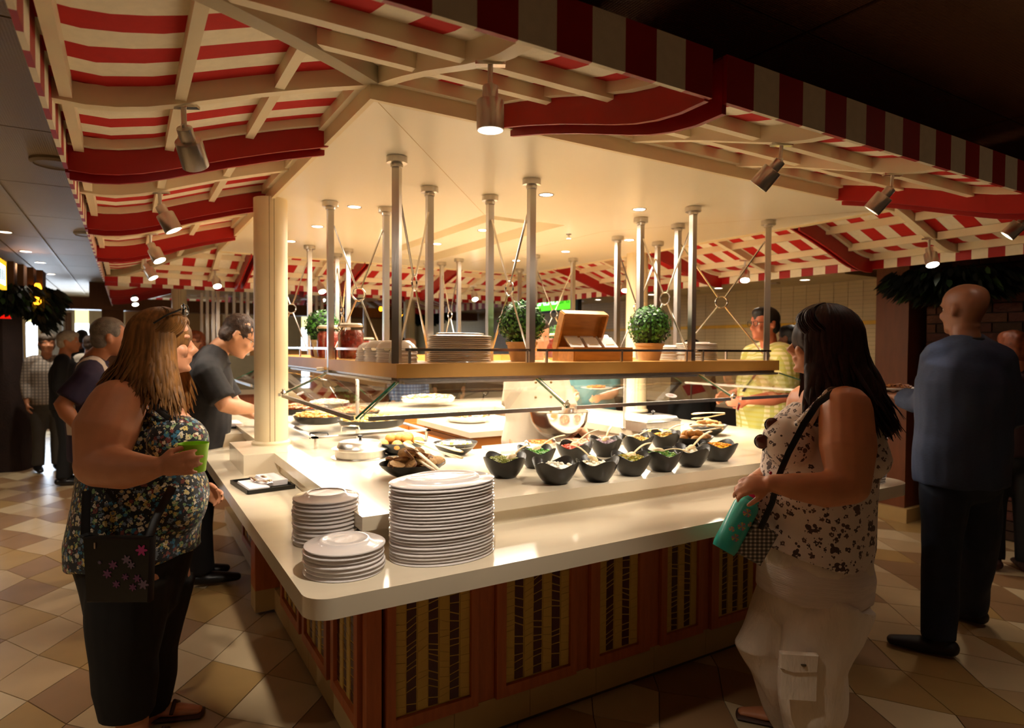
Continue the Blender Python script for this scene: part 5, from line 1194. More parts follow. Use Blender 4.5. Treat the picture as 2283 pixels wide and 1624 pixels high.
def person(name, label, J, skin, build=1.0, head_f=None, head_s=1.0, top=None, sleeve=.55, bottom=None, shoe=None, hair=None, hairm=None, vox=.011, hands=True, hcurl=.5, belly=1.0, glasses=False, legr=1.0, armr=1.0, hem=.80, collar=None, pantlen=1.0, nofeet=False, bust=0, disp=.006, cat='person', group=None):
    F, L, k = J['F'], J['L'], J['k']; U = V((0, 0, 1)); g = build
    foot = (J['anL']+J['anR'])/2; root = thing(name, label, cat, (foot.x, foot.y, 0), group)
    HR = headrot(head_f if head_f is not None else F)
    def torso(b, infl, lo, hi=1.0, cut=None):
        pts = [J['crotch'], J['pelvis'], J['waist'], J['chest'], J['chest'].lerp(J['neckb'], .62), J['neckb'].lerp(J['neck'], .15)]
        hw = [.145*g, .176*g, .152*g*belly, .160*g, .130*g, .05]; dp = [.105*g, .128*g, .125*g*belly, .125*g, .095*g, .055]
        if lo == 'shirt': pts = [J['crotch'].lerp(J['pelvis'], .0)-U*.0]+pts[1:]; 
        b.tube(pts, [(w_+infl)*k for w_ in hw], 20, side=L, ratio=[(d+infl)/(w_+infl) for w_, d in zip(hw, dp)], round_=True)
    b = B(); torso(b, 0, 'b')
    addhead(b, J['head'], HR, head_s*k**.3)
    b.tube([J['head']+HR@V((-.025, 0, -.06)), J['neck'], J['neckb']], [.054*head_s, .058*g**.5, .068*g], 14)
    for n, s in (('L', 1), ('R', -1)):
        sh, el, wr = J['sh'+n], J['el'+n], J['wr'+n]
        b.tube([J['neckb']+L*(s*.05)-U*.02, sh+L*(s*-.02)-U*.012], [.050*g*k, .056*g*armr*k], 12, round_=True)
        b.tube([sh, sh.lerp(el, .5), el, el.lerp(wr, .35), wr], [.056*g*armr*k, .05*g*armr*k, .042*g*armr*k, .043*g*armr*k, .028*k*g**.5], 12, round_=True)
        if hands:
            d = (wr-el).normalized(); pn = J.get('palm'+n, -L*s); addhand(b, wr+d*.004, J.get('hd'+n, d), pn, k*.98, J.get('curl'+n, hcurl), thumb=J.get('thumb'+n, 1))
        hp, kn, an = J['hip'+n], J['kn'+n], J['an'+n]
        b.tube([hp, hp.lerp(kn, .4), kn, kn.lerp(an, .3), an], [.09*g*legr*k, .08*g*legr*k, .056*g*legr*k, .055*g*legr*k, .036*k], 12, round_=True)
        fd = J.get('toe'+n, F); b.tube([an-U*.035*k-fd*.03, an-U*.045*k+fd*.08*k, an-U*.052*k+fd*.165*k], [.038*k, .040*k, .026*k], 12, side=L, ratio=.62, round_=True)
    body = blob(b, 'body', skin, root, vox, 2)
    eyes(root, J['head'], HR, head_s*k**.3)
    if bottom:
        b = B(); pts = [J['crotch'], J['pelvis'], J['waist'].lerp(J['pelvis'], .6)]
        b.tube(pts, [.160*g*k+.008, .182*g*k+.004, .160*g*k], 20, side=L, ratio=[.78, .75, .78], round_=True)
        for n in 'LR':
            hp, kn, an = J['hip'+n], J['kn'+n], J['an'+n]; e = kn.lerp(an, pantlen)
            b.tube([hp, hp.lerp(kn, .4), kn, kn.lerp(e, .5), e], [.098*g*legr*k, .092*g*legr*k, .074*g*legr*k, .070*g**.5*legr*k, .068*g**.3*k], 14)
        blob(b, 'trousers', bottom, root, vox*1.1, 2, disp=disp*1.2, dscale=9)
    if top:
        b = B(); torso(b, .014, 'shirt')
        hemz = J['crotch'].lerp(J['pelvis'], hem)
        b = B(); pts = [J['crotch'].lerp(J['pelvis'], hem-.6 if hem < .6 else .1), J['pelvis'], J['waist'], J['chest'], J['chest'].lerp(J['neckb'], .62), J['neckb']+F*.0]
        hw = [.168*g, .182*g, .158*g*belly, .168*g, .152*g, .085]; dp = [.128*g, .130*g, .128*g*belly, .128*g, .1*g, .07]
        b.tube(pts, [(w_+.022)*k for w_ in hw], 22, side=L, ratio=[(d+.022)/(w_+.022) for w_, d in zip(hw, dp)])
        b.tube([J['neckb']-U*.03, J['neckb']+U*.005, J['neckb'].lerp(J['neck'], .40)], [.125*g*k, .105*g*k, .078*g], 18, side=L, ratio=[.75, .85, 1])
        if bust:
            for s in (-1, 1): b.ell(J['chest']+F*(.095*g)+L*(s*.075*g)-U*.02, (.075*bust, .075*bust, .07*bust), 14, 8)
        for n, s in (('L', 1), ('R', -1)):
            sh, el, wr = J['sh'+n], J['el'+n], J['wr'+n]
            b.tube([J['neckb'].lerp(J['neck'], .15)+L*(s*.035), J['neckb'].lerp(sh, .55)+U*.012, sh+L*(s*-.01)], [.070*g*k, .072*g*k, .070*g*armr*k], 12, round_=True)
            if sleeve > 0:
                if sleeve <= 1: e = sh.lerp(el, sleeve); b.tube([sh, sh.lerp(e, .5), e], [.068*g*armr*k, .067*g*armr*k, .069*g*armr*k], 14)
                else: e = el.lerp(wr, sleeve-1); b.tube([sh, sh.lerp(el, .5), el, el.lerp(e, .5), e], [.068*g*armr*k, .062*g*armr*k, .058*g*armr*k, .052*g*armr*k, .043*g**.5*k], 14)
        tm = top if isinstance(top, (list, tuple)) else [top]
        blob(b, 'shirt', tm, root, vox, 2, disp=disp, dscale=11, colorfn=J.get('shirtfn'))
        if collar:
            B().torus(J['neck'].lerp(J['neckb'], .45), .066*g**.5, .013, R=headrot((J['head']-J['neckb']).cross(L)*-1 if False else F), n=24, k=8).out('collar', collar, root)
    if shoe:
        for n in 'LR':
            an = J['an'+n]; fd = J.get('toe'+n, F); b = B()
            b.tube([an-U*.030*k-fd*.045, an-U*.038*k+fd*.07*k, an-U*.048*k+fd*.185*k], [.046*k, .047*k, .036*k], 14, side=L, ratio=[.8, .75, .6], round_=True)
            b.tube([an-U*.05, an+U*.03], [.045, .045], 12)
            blob(b, 'shoe', shoe, root, .009, 1)
    if hair:
        hs = head_s*k**.3; c = J['head']; P = lambda x, y, z: c+HR@V((x*hs, y*hs, z*hs)); b = B()
        if hair in ('short', 'curly', 'bob', 'receding', 'updo'):
            b.ell(P(-.012, 0, .038), (.103*hs, .083*hs, .090*hs), 22, 14, R=HR)
            if hair != 'receding': b.ell(P(.030, 0, .075), (.066*hs, .066*hs, .046*hs), 18, 10, R=HR)
            b.ell(P(-.050, 0, -.018), (.060*hs, .077*hs, .062*hs), 18, 10, R=HR)
            if hair == 'bob': b.ell(P(-.03, 0, -.02), (.075*hs, .09*hs, .085*hs), 18, 10, R=HR); b.ell(P(.01, 0, .07), (.095*hs, .088*hs, .06*hs), 18, 10, R=HR)
            if hair == 'updo': b.ell(P(-.10, 0, .06), .045*hs, 14, 8)
            o = blob(b, 'hair', hairm, root, .008, 1, disp=.006 if hair in ('curly', 'bob', 'updo') else .002, dscale=70 if hair == 'curly' else 40)
        elif hair == 'fringe':
            b.tube([P(.02, .077, -.01), P(-.04, .078, -.02), P(-.098, .03, -.02), P(-.098, -.03, -.02), P(-.04, -.078, -.02), P(.02, -.077, -.01)], .016*hs, 10, round_=True)
            blob(b, 'hair', hairm, root, .006, 1)
    if glasses:
        hs = head_s*k**.3; c = J['head']; P = lambda x, y, z: c+HR@V((x*hs, y*hs, z*hs))
        t = thing('eyeglasses', 'dark framed eyeglasses worn by the '+glasses, 'eyeglasses', P(.1, 0, 0)); b = B()
        for s in (-1, 1):
            pts = [P(.102-.004*abs(y-.032)*10, s*y, z) for y, z in ((.010, .010), (.014, .018), (.032, .020), (.052, .018), (.056, .006), (.050, -.014), (.032, -.018), (.014, -.012), (.010, .010))]
            b.tube(pts, .0022, 6); b.tube([P(.096, s*.056, .010), P(.06, s*.079, .010), P(-.01, s*.082, .006), P(-.03, s*.080, -.01)], .0022, 6)
        b.tube([P(.103, -.010, .012), P(.106, 0, .014), P(.103, .010, .012)], .002, 6); b.out('frame', BLACK, t)
        lb = B()
        for s in (-1, 1): lb.ell(P(.101, s*.033, .001), (.001, .021, .017), 14, 8, R=HR)
        lb.out('lens', glass_mat('spectacle_lens', (.96, .97, .96), 1.12) if 'spectacle_lens' not in MATS else MATS['spectacle_lens'], t)
    return root, HR
def hairlocks(name, root, c, HR, s, m, n, length, spec, seed=1, width=.017, bangs=True, wave=.012):
    """locks growing over the skull and falling; spec(az) -> (lateral drift vector, length) in world"""
    rnd = random.Random(seed); b = B(); c = V(c); U = V((0, 0, 1))
    for i in range(n):
        az = rnd.uniform(-PI, PI)
        if abs(az) < .50 and not bangs: continue
        fr = abs(az) < .9
        pole = rnd.uniform(.05, .5)
        pts = []; off = rnd.uniform(.0, .018); ph = rnd.uniform(0, 6); front = abs(az) < 1.05
        steps = [pole+(((1.18 if abs(az) < .3 else 1.48) if front else PI/2)-pole)*q/(10 if front else 6) for q in range(11 if front else 7)]
        for q, th in enumerate(steps):
            az2 = az+(.75*(q/10)**2*(1 if az > 0 else -1) if front else 0)
            r = V((math.sin(th)*math.cos(az2)*.112-.012, math.sin(th)*math.sin(az2)*.092, math.cos(th)*.112+.010))*s*(1+off*1.2)
            pts.append(c+HR@(r*1.03))
        if front:
            k = len(pts); w_ = width*rnd.uniform(.6, 1.2); b.tube(pts, [w_*(1 if j < k-3 else (.8, .5, .15)[j-(k-3)]) for j in range(k)], 6, side=HR@V((0, 1, 0)), ratio=.38); continue
        end = pts[-1]; drift, Ln = spec(az, rnd)
        q = 9; out = (end-c); out.z = 0; out.normalize()
        for j in range(1, q+1):
            f = j/q
            p = end-U*(Ln*f)+V(drift)*(f**1.6)+out*(wave*math.sin(f*5+ph)*f)+V((rnd.uniform(-1, 1), rnd.uniform(-1, 1), 0))*.002
            pts.append(p)
        k = len(pts); w_ = width*rnd.uniform(.6, 1.2)
        rad = [w_*(.5+.5*min(1, j/3)) * (1 if j < k-4 else (1, .8, .5, .15)[j-(k-4)]) for j in range(k)]
        sd = U.cross(out); b.tube(pts, rad, 6, side=sd, ratio=.38)
    return b.out(name, m, root, flat_below=80)
SK1 = mat('fair_skin', '#c98a66', .5, 0, .05, 20, sss=.08, bump=.05, bscale=150); SK2 = mat('rosy_skin', '#c48058', .5, 0, .06, 20, sss=.08); SK3 = mat('brown_skin', '#7a4a30', .5, 0, .05, 20, sss=.05)
SKP = mat('pale_skin', '#d9a07c', .5, 0, .05, 20, sss=.08)
HB = mat('blonde_brown_hair', '#7a5228', .55, 0, .5, 7, stretch=(9, 9, .6), spec=.25); HD = mat('dark_brown_hair', '#2a1510', .55, 0, .5, 12, stretch=(9, 9, 1), spec=.2); HK = mat('black_hair', '#15100e', .5, 0, .3, 40)
HG = mat('grey_hair', '#6a5f54', .6, 0, .3, 40, bump=.4, bscale=200); HW = mat('white_hair', '#b9ab98', .6, 0, .2, 40, bump=.4, bscale=200); HBR = mat('brown_hair', '#3c281a', .55, 0, .4, 50, bump=.5, bscale=180); HRD = mat('auburn_hair', '#7a3a18', .55, 0, .3, 40)
DK = mat('black_fabric', '#0d0c0d', .85, 0, .2, 20); 
# ---------------------------------------------------------------- woman at left with green cup (built in detail)
def P3(x, y, d): return at(x, y, d)
def woman_left():
    d0 = 2.42; rt = VR; fw = VD
    F = (rt*.98+fw*.18).normalized(); L = V((-F.y, F.x, 0)); U = V((0, 0, 1))
    hc = P3(366, 762, d0); HR = headrot((rt*.94+fw*.34-U*.04).normalized())
    foot = P3(330, 1620, 2.45); root = thing('person', 'blonde woman in dark floral sleeveless top and black capri trousers at left', 'person', (foot.x, foot.y, 0))
    nk = P3(338, 850, d0+.0); chest = P3(322, 945, d0+.06); waist = P3(315, 1080, d0+.06); pel = P3(300, 1210, d0+.05); cro = P3(300, 1300, d0+.04)
    shR = P3(262, 905, d0-.14); elR = P3(222, 1035, d0-.22); wrR = P3(350, 1042, d0-.34)
    shL = P3(345, 900, d0+.24); elL = P3(380, 1050, d0+.30); wrL = P3(440, 1090, d0+.22)
    hipR = P3(292, 1290, d0-.05); knR = P3(275, 1470, d0-.08); anR = P3(300, 1640, d0-.06)
    hipL = P3(345, 1290, d0+.12); knL = P3(330, 1450, d0+.10); anL = P3(330, 1615, d0+.12)
    b = B(); addhead(b, hc, HR, 1.0, jaw=1.08)
    b.tube([hc+HR@V((-.025, 0, -.06)), nk, P3(325, 880, d0+.03)], [.056, .062, .085], 14, round_=True)
    tp = [cro, pel, waist, chest, P3(316, 895, d0+.05)]
    b.tube(tp, [.14, .215, .205, .19, .13], 20, side=L, ratio=[.8, .92, .95, .95, .8], round_=True)
    b.tube([P3(310, 895, d0), shR], [.085, .085], 14, round_=True); b.tube([P3(330, 895, d0+.08), shL], [.08, .08], 14, round_=True)
    b.tube([shR, P3(236, 960, d0-.19), elR], [.096, .104, .078], 16, round_=True)
    b.tube([elR, P3(280, 1048, d0-.28), P3(318, 1047, d0-.32), wrR], [.080, .066, .050, .034], 16, round_=True)
    b.tube([shL, elL, wrL], [.085, .07, .035], 12, round_=True)
    hd = (P3(440, 1030, d0-.36)-wrR).normalized(); pn = (fw*.9+rt*.15).normalized()
    addhand(b, wrR+hd*.0, hd, pn, .98, thumb=1, curls=[.62, .50, .50, .45], spread=.22)
    addhand(b, wrL, rt*.7-U*.3+fw*.1, -fw, .9, .6, thumb=-1)
    for hp, kn, an in ((hipR, knR, anR), (hipL, knL, anL)):
        b.tube([hp, hp.lerp(kn, .5), kn, kn.lerp(an, .4), an], [.13, .115, .082, .078, .045], 14, round_=True)
        an = V((an.x, an.y, .09)); b.tube([kn.lerp(an, .5), an], [.07, .042], 12, round_=True)
        b.tube([an-U*.04-F*.03, an-U*.055+F*.10, an-U*.065+F*.19], [.042, .042, .026], 12, side=L, ratio=.5, round_=True)
    blob(b, 'body', SK1, root, .0062, 3)
    eyes(root, hc, HR, 1.0)
    # nails and earring-like details stay part of the hand
    # top
    FL = floral('dark_floral_print', '#14181c', ['#c9b98a', '#d8cdb8', '#2f6f8c', '#7d9a6a', '#7a3a34', '#c4ad62', '#6f7c8c'], 40, .52, scale2=60)
    b = B(); tp = [P3(302, 1238, d0+.05), pel, waist, chest, P3(330, 915, d0+.07)]
    b.tube(tp, [.245, .245, .222, .205, .14], 26, side=L, ratio=[.93, .93, .98, .98, .9])
    for dd in (-.06, .14): b.ell(P3(398, 985, d0+dd), (.105, .10, .10), 18, 12)
    b.ell(P3(372, 1110, d0+.04), (.15, .18, .17), 18, 12)
    for a_, z_ in ((P3(300, 868, d0-.06), P3(352, 940, d0-.09)), (P3(340, 868, d0+.16), P3(385, 940, d0+.16))): b.tube([chest+V((0, 0, .02)), a_, z_], [.045, .028, .04], 10, side=L, ratio=.5, round_=True)
    b.tube([P3(296, 870, d0-.06), P3(285, 920, d0-.09), P3(290, 1000, d0-.08)], [.03, .06, .09], 10, round_=True)
    sh_ = blob(b, 'sleeveless_top', FL, root, .0085, 3, disp=.010, dscale=9)
    b = B()    # lace neckline
    pts = [P3(330, 895, d0-.145), P3(365, 925, d0-.135), P3(405, 950, d0-.08), P3(425, 960, d0+.02), P3(418, 945, d0+.12), P3(400, 920, d0+.2)]
    b.tube(pts, .010, 8, ratio=.6, round_=True); b.tube([p+V((0, 0, .016)) for p in pts], .004, 6, round_=True)
    for k in range(22):
        f = k/21*(len(pts)-1); i = min(int(f), len(pts)-2); p = pts[i].lerp(pts[i+1], f-i); b.tube([p, p+V((0, 0, .017))], .003, 5)
    b.out('lace_neckline', mat('dark_lace', '#1a120e', .8), root)
    # trousers: black capri
    b = B(); b.tube([cro-V((0, 0, .02)), pel, waist.lerp(pel, .7)], [.20, .238, .225], 24, side=L, ratio=[.88, .93, .92], round_=True)
    for hp, kn, an, e in ((hipR, knR, anR, P3(283, 1592, d0-.06)), (hipL, knL, anL, P3(318, 1575, d0+.11))):
        b.tube([hp, hp.lerp(kn, .5), kn, kn.lerp(e, .45), e], [.148, .132, .108, .112, .100], 18)
    blob(b, 'capri_trousers', DK, root, .011, 3, disp=.014, dscale=7)
    b = B()
    for an in (anR, anL):
        an = V((an.x, an.y, .09)); b.tube([an-V((0, 0, .078))-F*.04, an-V((0, 0, .078))+F*.2], [.045, .042], 12, side=L, ratio=.25, round_=True)
        b.tube([an-V((0, 0, .05))+F*.1+L*.045, an-V((0, 0, .02))+F*.1, an-V((0, 0, .05))+F*.1-L*.045], .008, 8)
    b.out('sandal', mat('brown_sandal', '#4a2a1c', .6), root)
    # hair
    U_ = V((0, 0, 1)); bk = -F
    def spec(az, rnd):
        if abs(az) > 2.2: return bk*(.01+.08*rnd.random())-L*.03*rnd.uniform(-1, 1), rnd.uniform(.17, .23)
        if abs(az) > 1.3: return bk*rnd.uniform(-.05, .09)+L*(.03 if az > 0 else -.06), rnd.uniform(.19, .28)
        return rt*rnd.uniform(.0, .06)+L*(.02 if az > 0 else -.05), rnd.uniform(.22, .30)
    hairlocks('hair', root, hc, HR, 1.02, HB, 1200, .3, spec, 5, .0085, wave=.018)
    b = B(); b.ell(hc+HR@V((-.014, 0, .022)), (.110, .090, .102), 22, 14, R=HR)
    b.tube([hc+HR@V((-.03, 0, 0)), hc+HR@V((-.05, 0, -.08)), hc+bk*.10-U_*.16, hc+bk*.16-U_*.20], [.088, .088, .09, .05], 16, side=L, ratio=.8, round_=True)
    b.tube([hc-L*.066+HR@V((-.03, 0, -.02)), hc-L*.088-U_*.12+F*.005, hc-L*.115-U_*.21+F*.02, hc-L*.125-U_*.25+F*.04], [.036, .038, .036, .015], 12, side=F, ratio=.5, round_=True)
    blob(b, 'hair_mass', HB, root, .009, 2, disp=.006, dscale=30)
    # sunglasses pushed up on the head
    t = thing('sunglasses', 'black sunglasses pushed up on the blonde hair of the woman at left', 'sunglasses', hc+HR@V((.02, 0, .13)))
    P = lambda x, y, z: hc+HR@V((x, y, z)); b = B(); g_ = B()
    for s in (-1, 1):
        pts = [P(.066+.012*math.cos(a)*.4, s*(.034+.026*math.cos(a)), .126+.020*math.sin(a)) for a in [2*PI*i/14 for i in range(15)]]
        b.tube(pts, .003, 6); g_.ell(P(.068, s*.034, .126), (.003, .025, .019), 14, 8, R=HR@Matrix.Rotation(-.5, 3, 'Y')); b.tube([P(.062, s*.062, .124), P(.02, s*.096, .098), P(-.02, s*.108, .065)], .0035, 6)
    b.tube([P(.071, -.01, .13), P(.071, .01, .13)], .003, 6); b.out('frame', BLACK, t); g_.out('lens', mat('dark_lens', '#080808', .08, coat=.8), t)
    # green cup
    a0 = P3(432, 1050, d0-.272); t = thing('cup', 'bright green plastic cup held by the blonde woman', 'cup', a0)
    B().lathe([(.036, -.002), (.037, .0), (.047, .082), (.0485, .094), (.0475, .094), (.046, .082), (.036, .004), (.0001, .004)], a0, 32).out('cup_body', mat('lime_plastic', '#8fd41c', .35, 0, .03, sss=.1, emit=.06, ecol='#8fd41c') if False else mat('lime_plastic', '#9be01c', .35, 0, .03), t)
    nm = mat('teal_nail_polish', '#3f7f8a', .2)
    # handbag with strap
    c = P3(268, 1262, d0-.28); t = thing('shoulder_bag', 'flat black shoulder bag with pink and violet flowers, worn by the blonde woman', 'bag', c)
    R = Matrix((rt, fw, U)).transposed()
    b = B(); n = 4
    b.loft([[c+R@V((x*s, y, z*s)) for x, z in ((-.105, -.12), (.105, -.12), (.115, .10), (-.115, .10))] for y, s in ((-.02, .96), (-.012, 1), (.012, 1), (.02, .96))]); b.out('bag_body', BLACK, t, flat_below=30)
    fm = [mat('pink_petal', '#b8347a', .6), mat('mauve_petal', '#6a3a5c', .6), mat('grey_violet_petal', '#6f5a6c', .6)]
    rnd = random.Random(9)
    for k, (x, z, s, mi) in enumerate([(.085, .06, .018, 0), (.035, .028, .015, 2), (-.01, .01, .014, 1), (.05, .01, .012, 2), (-.03, -.02, .014, 1), (.03, -.03, .011, 1), (.07, -.035, .013, 1), (.09, -.055, .016, 2), (-.055, .018, .006, 2), (.0, -.055, .012, 1), (.055, -.065, .012, 1)]):
        s *= 1.15; pr = [c+R@V((x+s*(.72+.28*math.cos(6*a+k))*math.cos(a), -.0216, z+s*(.72+.28*math.cos(6*a+k))*math.sin(a))) for a in [2*PI*i/36 for i in range(36)]]
        B().loft([pr, [p-fw*.0012 for p in pr]]).out('flower_print', fm[mi], t, smooth=False)
    B().tube([c+R@V((-.105, 0, .10)), P3(190, 1190, d0-.25), P3(193, 1095, d0-.22)], .016, 10, side=rt, ratio=.15).tube([c+R@V((.10, 0, .10)), P3(345, 1160, d0-.24), P3(385, 1085, d0-.2)], .016, 10, side=rt, ratio=.15).out('strap', BLACK, t)
    B().tube([c+R@V((-.07, -.022, .065)), c+R@V((-.07, -.022, .085))], .003, 6).out('zip_pull', STEELP, t)
woman_left()
def woman_right():
    d0 = 2.30; rt = VR; fw = VD; U = V((0, 0, 1))
    F = (-rt*.93+fw*.36).normalized(); L = V((-F.y, F.x, 0))
    hc = P3(1832, 762, d0+.02); HR = headrot((-rt*.90+fw*.45+U*-.03).normalized())
    foot = P3(1800, 1725, 2.3); root = thing('person', 'dark haired woman in white top with dark flower print and white cargo trousers at right', 'person', (foot.x, foot.y, 0))
    chest = P3(1835, 960, d0+.05); waist = P3(1815, 1110, d0+.05); pel = P3(1815, 1240, d0+.05); cro = P3(1815, 1330, d0+.05)
    shL = P3(1885, 915, d0-.15); elL = P3(1893, 1080, d0-.22); wrL = P3(1722, 1078, d0-.20)
    shR = P3(1800, 900, d0+.24); elR = P3(1755, 1070, d0+.27); wrR = P3(1680, 1075, d0+.03)
    hipN = P3(1850, 1330, d0-.02); knN = P3(1812, 1480, d0-.05); anN = P3(1810, 1690, d0+.0)
    hipF = P3(1775, 1320, d0+.14); knF = P3(1690, 1440, d0+.12); anF = P3(1765, 1640, d0+.22)
    b = B(); addhead(b, hc, HR, 1.0)
    b.tube([hc+HR@V((-.02, 0, -.06)), P3(1840, 855, d0+.02), P3(1843, 885, d0+.03)], [.052, .055, .075], 14, round_=True)
    b.tube([cro, pel, waist, chest, P3(1842, 905, d0+.04)], [.13, .175, .185, .185, .12], 20, side=L, ratio=[.85, .9, 1.0, .98, .8], round_=True)
    b.tube([P3(1845, 905, d0), shL], [.07, .078], 14, round_=True); b.tube([P3(1840, 905, d0+.08), shR], [.07, .075], 14, round_=True)
    b.tube([shL, P3(1890, 1000, d0-.20), elL], [.084, .088, .066], 16, round_=True)
    b.tube([elL, P3(1835, 1093, d0-.23), P3(1770, 1085, d0-.22), wrL], [.066, .058, .044, .030], 16, round_=True)
    b.tube([shR, elR, P3(1712, 1062, d0+.12), wrR], [.078, .06, .045, .030], 12, round_=True)
    addhand(b, wrL, (-rt*.9-U*.15+fw*.3), (fw*.6-U*.6), .95, thumb=1, curl=.55)
    addhand(b, wrR, (-U*.85-rt*.25-fw*.12), (rt*.8-fw*.3), .98, thumb=-1, curl=.5)
    for hp, kn, an in ((hipN, knN, anN), (hipF, knF, anF)):
        an = V((an.x, an.y, .09)); b.tube([hp, hp.lerp(kn, .5), kn, kn.lerp(an, .4), an], [.12, .10, .07, .062, .042], 14, round_=True)
        b.tube([an-U*.04-F*.03, an-U*.055+F*.10, an-U*.065+F*.19], [.042, .042, .026], 12, side=L, ratio=.5, round_=True)
    blob(b, 'body', SK2, root, .0062, 3)
    eyes(root, hc, HR, 1.0)
    FW = floral('white_with_dark_flowers', '#d9c8bc', ['#4a342e', '#5c443c', '#d9c8bc', '#453430'], 19, .46, scale2=42)
    b = B(); b.tube([P3(1805, 1238, d0+.05), pel.lerp(waist, .3), waist, chest, P3(1838, 900, d0+.05)], [.205, .20, .20, .195, .12], 26, side=L, ratio=[.98, 1.0, 1.03, 1.0, .9])
    for dd in (-.05, .14): b.ell(P3(1762, 985, d0+dd), (.095, .095, .10), 18, 12)
    b.ell(P3(1740, 1150, d0+.06), (.11, .15, .15), 18, 12)
    b.tube([P3(1850, 868, d0-.13), P3(1905, 872, d0-.1), P3(1935, 930, d0-.06)], [.014, .016, .03], 10, ratio=.6, round_=True)
    b.tube([P3(1850, 868, d0-.13), P3(1790, 950, d0-.13)], [.014, .03], 10, ratio=.6, round_=True)
    b.tube([P3(1930, 930, d0-.05), P3(1925, 1020, d0-.05)], [.045, .09], 12, round_=True)
    blob(b, 'sleeveless_top', FW, root, .0085, 3, disp=.010, dscale=9)
    b = B(); b.tube([P3(1812, 1318, d0+.05), P3(1815, 1270, d0+.05), P3(1815, 1232, d0+.05)], [.215, .212, .195], 26, side=L, ratio=[.93, .95, .95])
    blob(b, 'white_undershirt', mat('ribbed_white_cotton', '#d8c6b8', .85, bump=.4, bscale=60, stretch=(.3, .3, 6)), root, .01, 2, disp=.006, dscale=14)
    PT = mat('white_cargo_cotton', '#e0cfba', .85, 0, .04, 12, bump=.35, bscale=28, stretch=(3, 3, 1))
    b = B(); b.tube([cro, pel, pel.lerp(waist, .15)], [.195, .205, .19], 24, side=L, ratio=[.9, .93, .93], round_=True)
    b.tube([hipN, hipN.lerp(knN, .5), knN, knN.lerp(P3(1803, 1660, d0), .5), P3(1803, 1660, d0)], [.150, .138, .116, .112, .085], 20)
    b.tube([hipF, hipF.lerp(knF, .5), knF, knF.lerp(P3(1762, 1590, d0+.2), .5), P3(1765, 1610, d0+.2)], [.125, .105, .088, .08, .07], 20)
    tr = blob(b, 'cargo_trousers', PT, root, .0095, 2, disp=.022, dscale=10)
    # cargo pocket flap with button, stitched seam
    q = P3(1782, 1478, d0-.175); R = Matrix((rt*.98-fw*.12, fw*.98+rt*.12, U)).transposed()
    pk = B().loft([[q+R@V((x*s, y, z*s)) for x, z in ((-.062, -.022), (-.02, -.034), (.058, -.028), (.062, .028), (-.062, .028))] for y, s in ((.02, 1), (-.001, 1), (-.005, .96))]).out('pocket_flap', PT, root, flat_below=40)
    B().lathe([(.0001, .003), (.008, .003), (.009, 0), (.007, -.003)], q+R@V((.012, -.006, -.005)), 16, R=headrot(U, up=fw)@Matrix.Rotation(PI/2, 3, 'Y')).out('metal_button', mat('aged_metal_button', '#6a5a44', .4, .8), pk)
    B().loft([[q+R@V((x, y, z)) for x, z in ((-.058, -.13), (.058, -.13), (.060, -.03), (-.060, -.03))] for y in (.03, .004)]).out('cargo_pocket', PT, root, flat_below=40)
    b = B()
    for an in (anN, anF):
        an = V((an.x, an.y, .09)); b.tube([an-U*.078-F*.04, an-U*.078+F*.2], [.045, .042], 12, side=L, ratio=.25, round_=True)
    b.out('sandal', MATS['brown_sandal'], root)
    bk = -F
    def spec(az, rnd):
        if abs(az) > 2.2: return bk*rnd.uniform(.02, .13)+L*rnd.uniform(-.04, .04), rnd.uniform(.28, .36)
        if abs(az) > 1.3: return bk*rnd.uniform(-.02, .09)+(L*.06 if az > 0 else -L*.03), rnd.uniform(.22, .33)
        return F*rnd.uniform(-.02, .03)+(L*.04 if az > 0 else -L*.03), rnd.uniform(.24, .33)
    hairlocks('hair', root, hc, HR, 1.08, HD, 1000, .35, spec, 8, .011)
    b = B(); b.ell(hc+HR@V((-.018, 0, .02)), (.122, .103, .108), 22, 14, R=HR)
    b.tube([hc+HR@V((-.03, 0, 0)), hc+bk*.07-U*.10, hc+bk*.13-U*.20, hc+bk*.20-U*.30], [.105, .11, .105, .05], 16, side=L, ratio=.85, round_=True)
    b.tube([hc+L*.075, hc+L*.10-U*.10+F*.01, hc+L*.125-U*.19+F*.015, hc+L*.13-U*.27+F*.02], [.05, .055, .05, .02], 12, side=F, ratio=.5, round_=True)
    blob(b, 'hair_mass', HD, root, .009, 2, disp=.008, dscale=26)
    # cross-body strap
    t = thing('cross_body_strap', 'narrow black bag strap across the white floral top', 'strap', P3(1790, 950, d0-.2))
    B().tube([P3(1868, 868, d0-.145), P3(1822, 900, d0-.19), P3(1790, 950, d0-.215), P3(1758, 1010, d0-.21), P3(1737, 1060, d0-.19), P3(1722, 1120, d0-.17), P3(1695, 1180, d0-.16)], .011, 10, side=rt, ratio=.22).out('strap_band', BLACK, t)
    # houndstooth bag hanging in front
    c = P3(1680, 1205, d0-.06); t = thing('houndstooth_bag', 'small black and white houndstooth bag behind the water bottle', 'bag', c)
    HT = grid_mat('houndstooth_fabric', '#c9c0b4', '#14110f', '#14110f', 75, axes=(0, 2), width=.55)
    Rb = Matrix((rt, fw, U)).transposed()@Matrix.Rotation(.35, 3, 'Y')
    B().loft([[c+Rb@V((x*s, y, z*s)) for x, z in ((-.055, -.06), (.05, -.075), (.07, .05), (-.02, .075))] for y, s in ((-.02, .9), (-.012, 1), (.012, 1), (.02, .9))]).out('bag_body', HT, t, flat_below=30)
    # bottle
    tp = P3(1679, 1100, d0-.04); bt = P3(1612, 1228, d0-.06); ax = (bt-tp).normalized(); R = ax.to_track_quat('Z', 'X').to_matrix(); Lb = (bt-tp).length
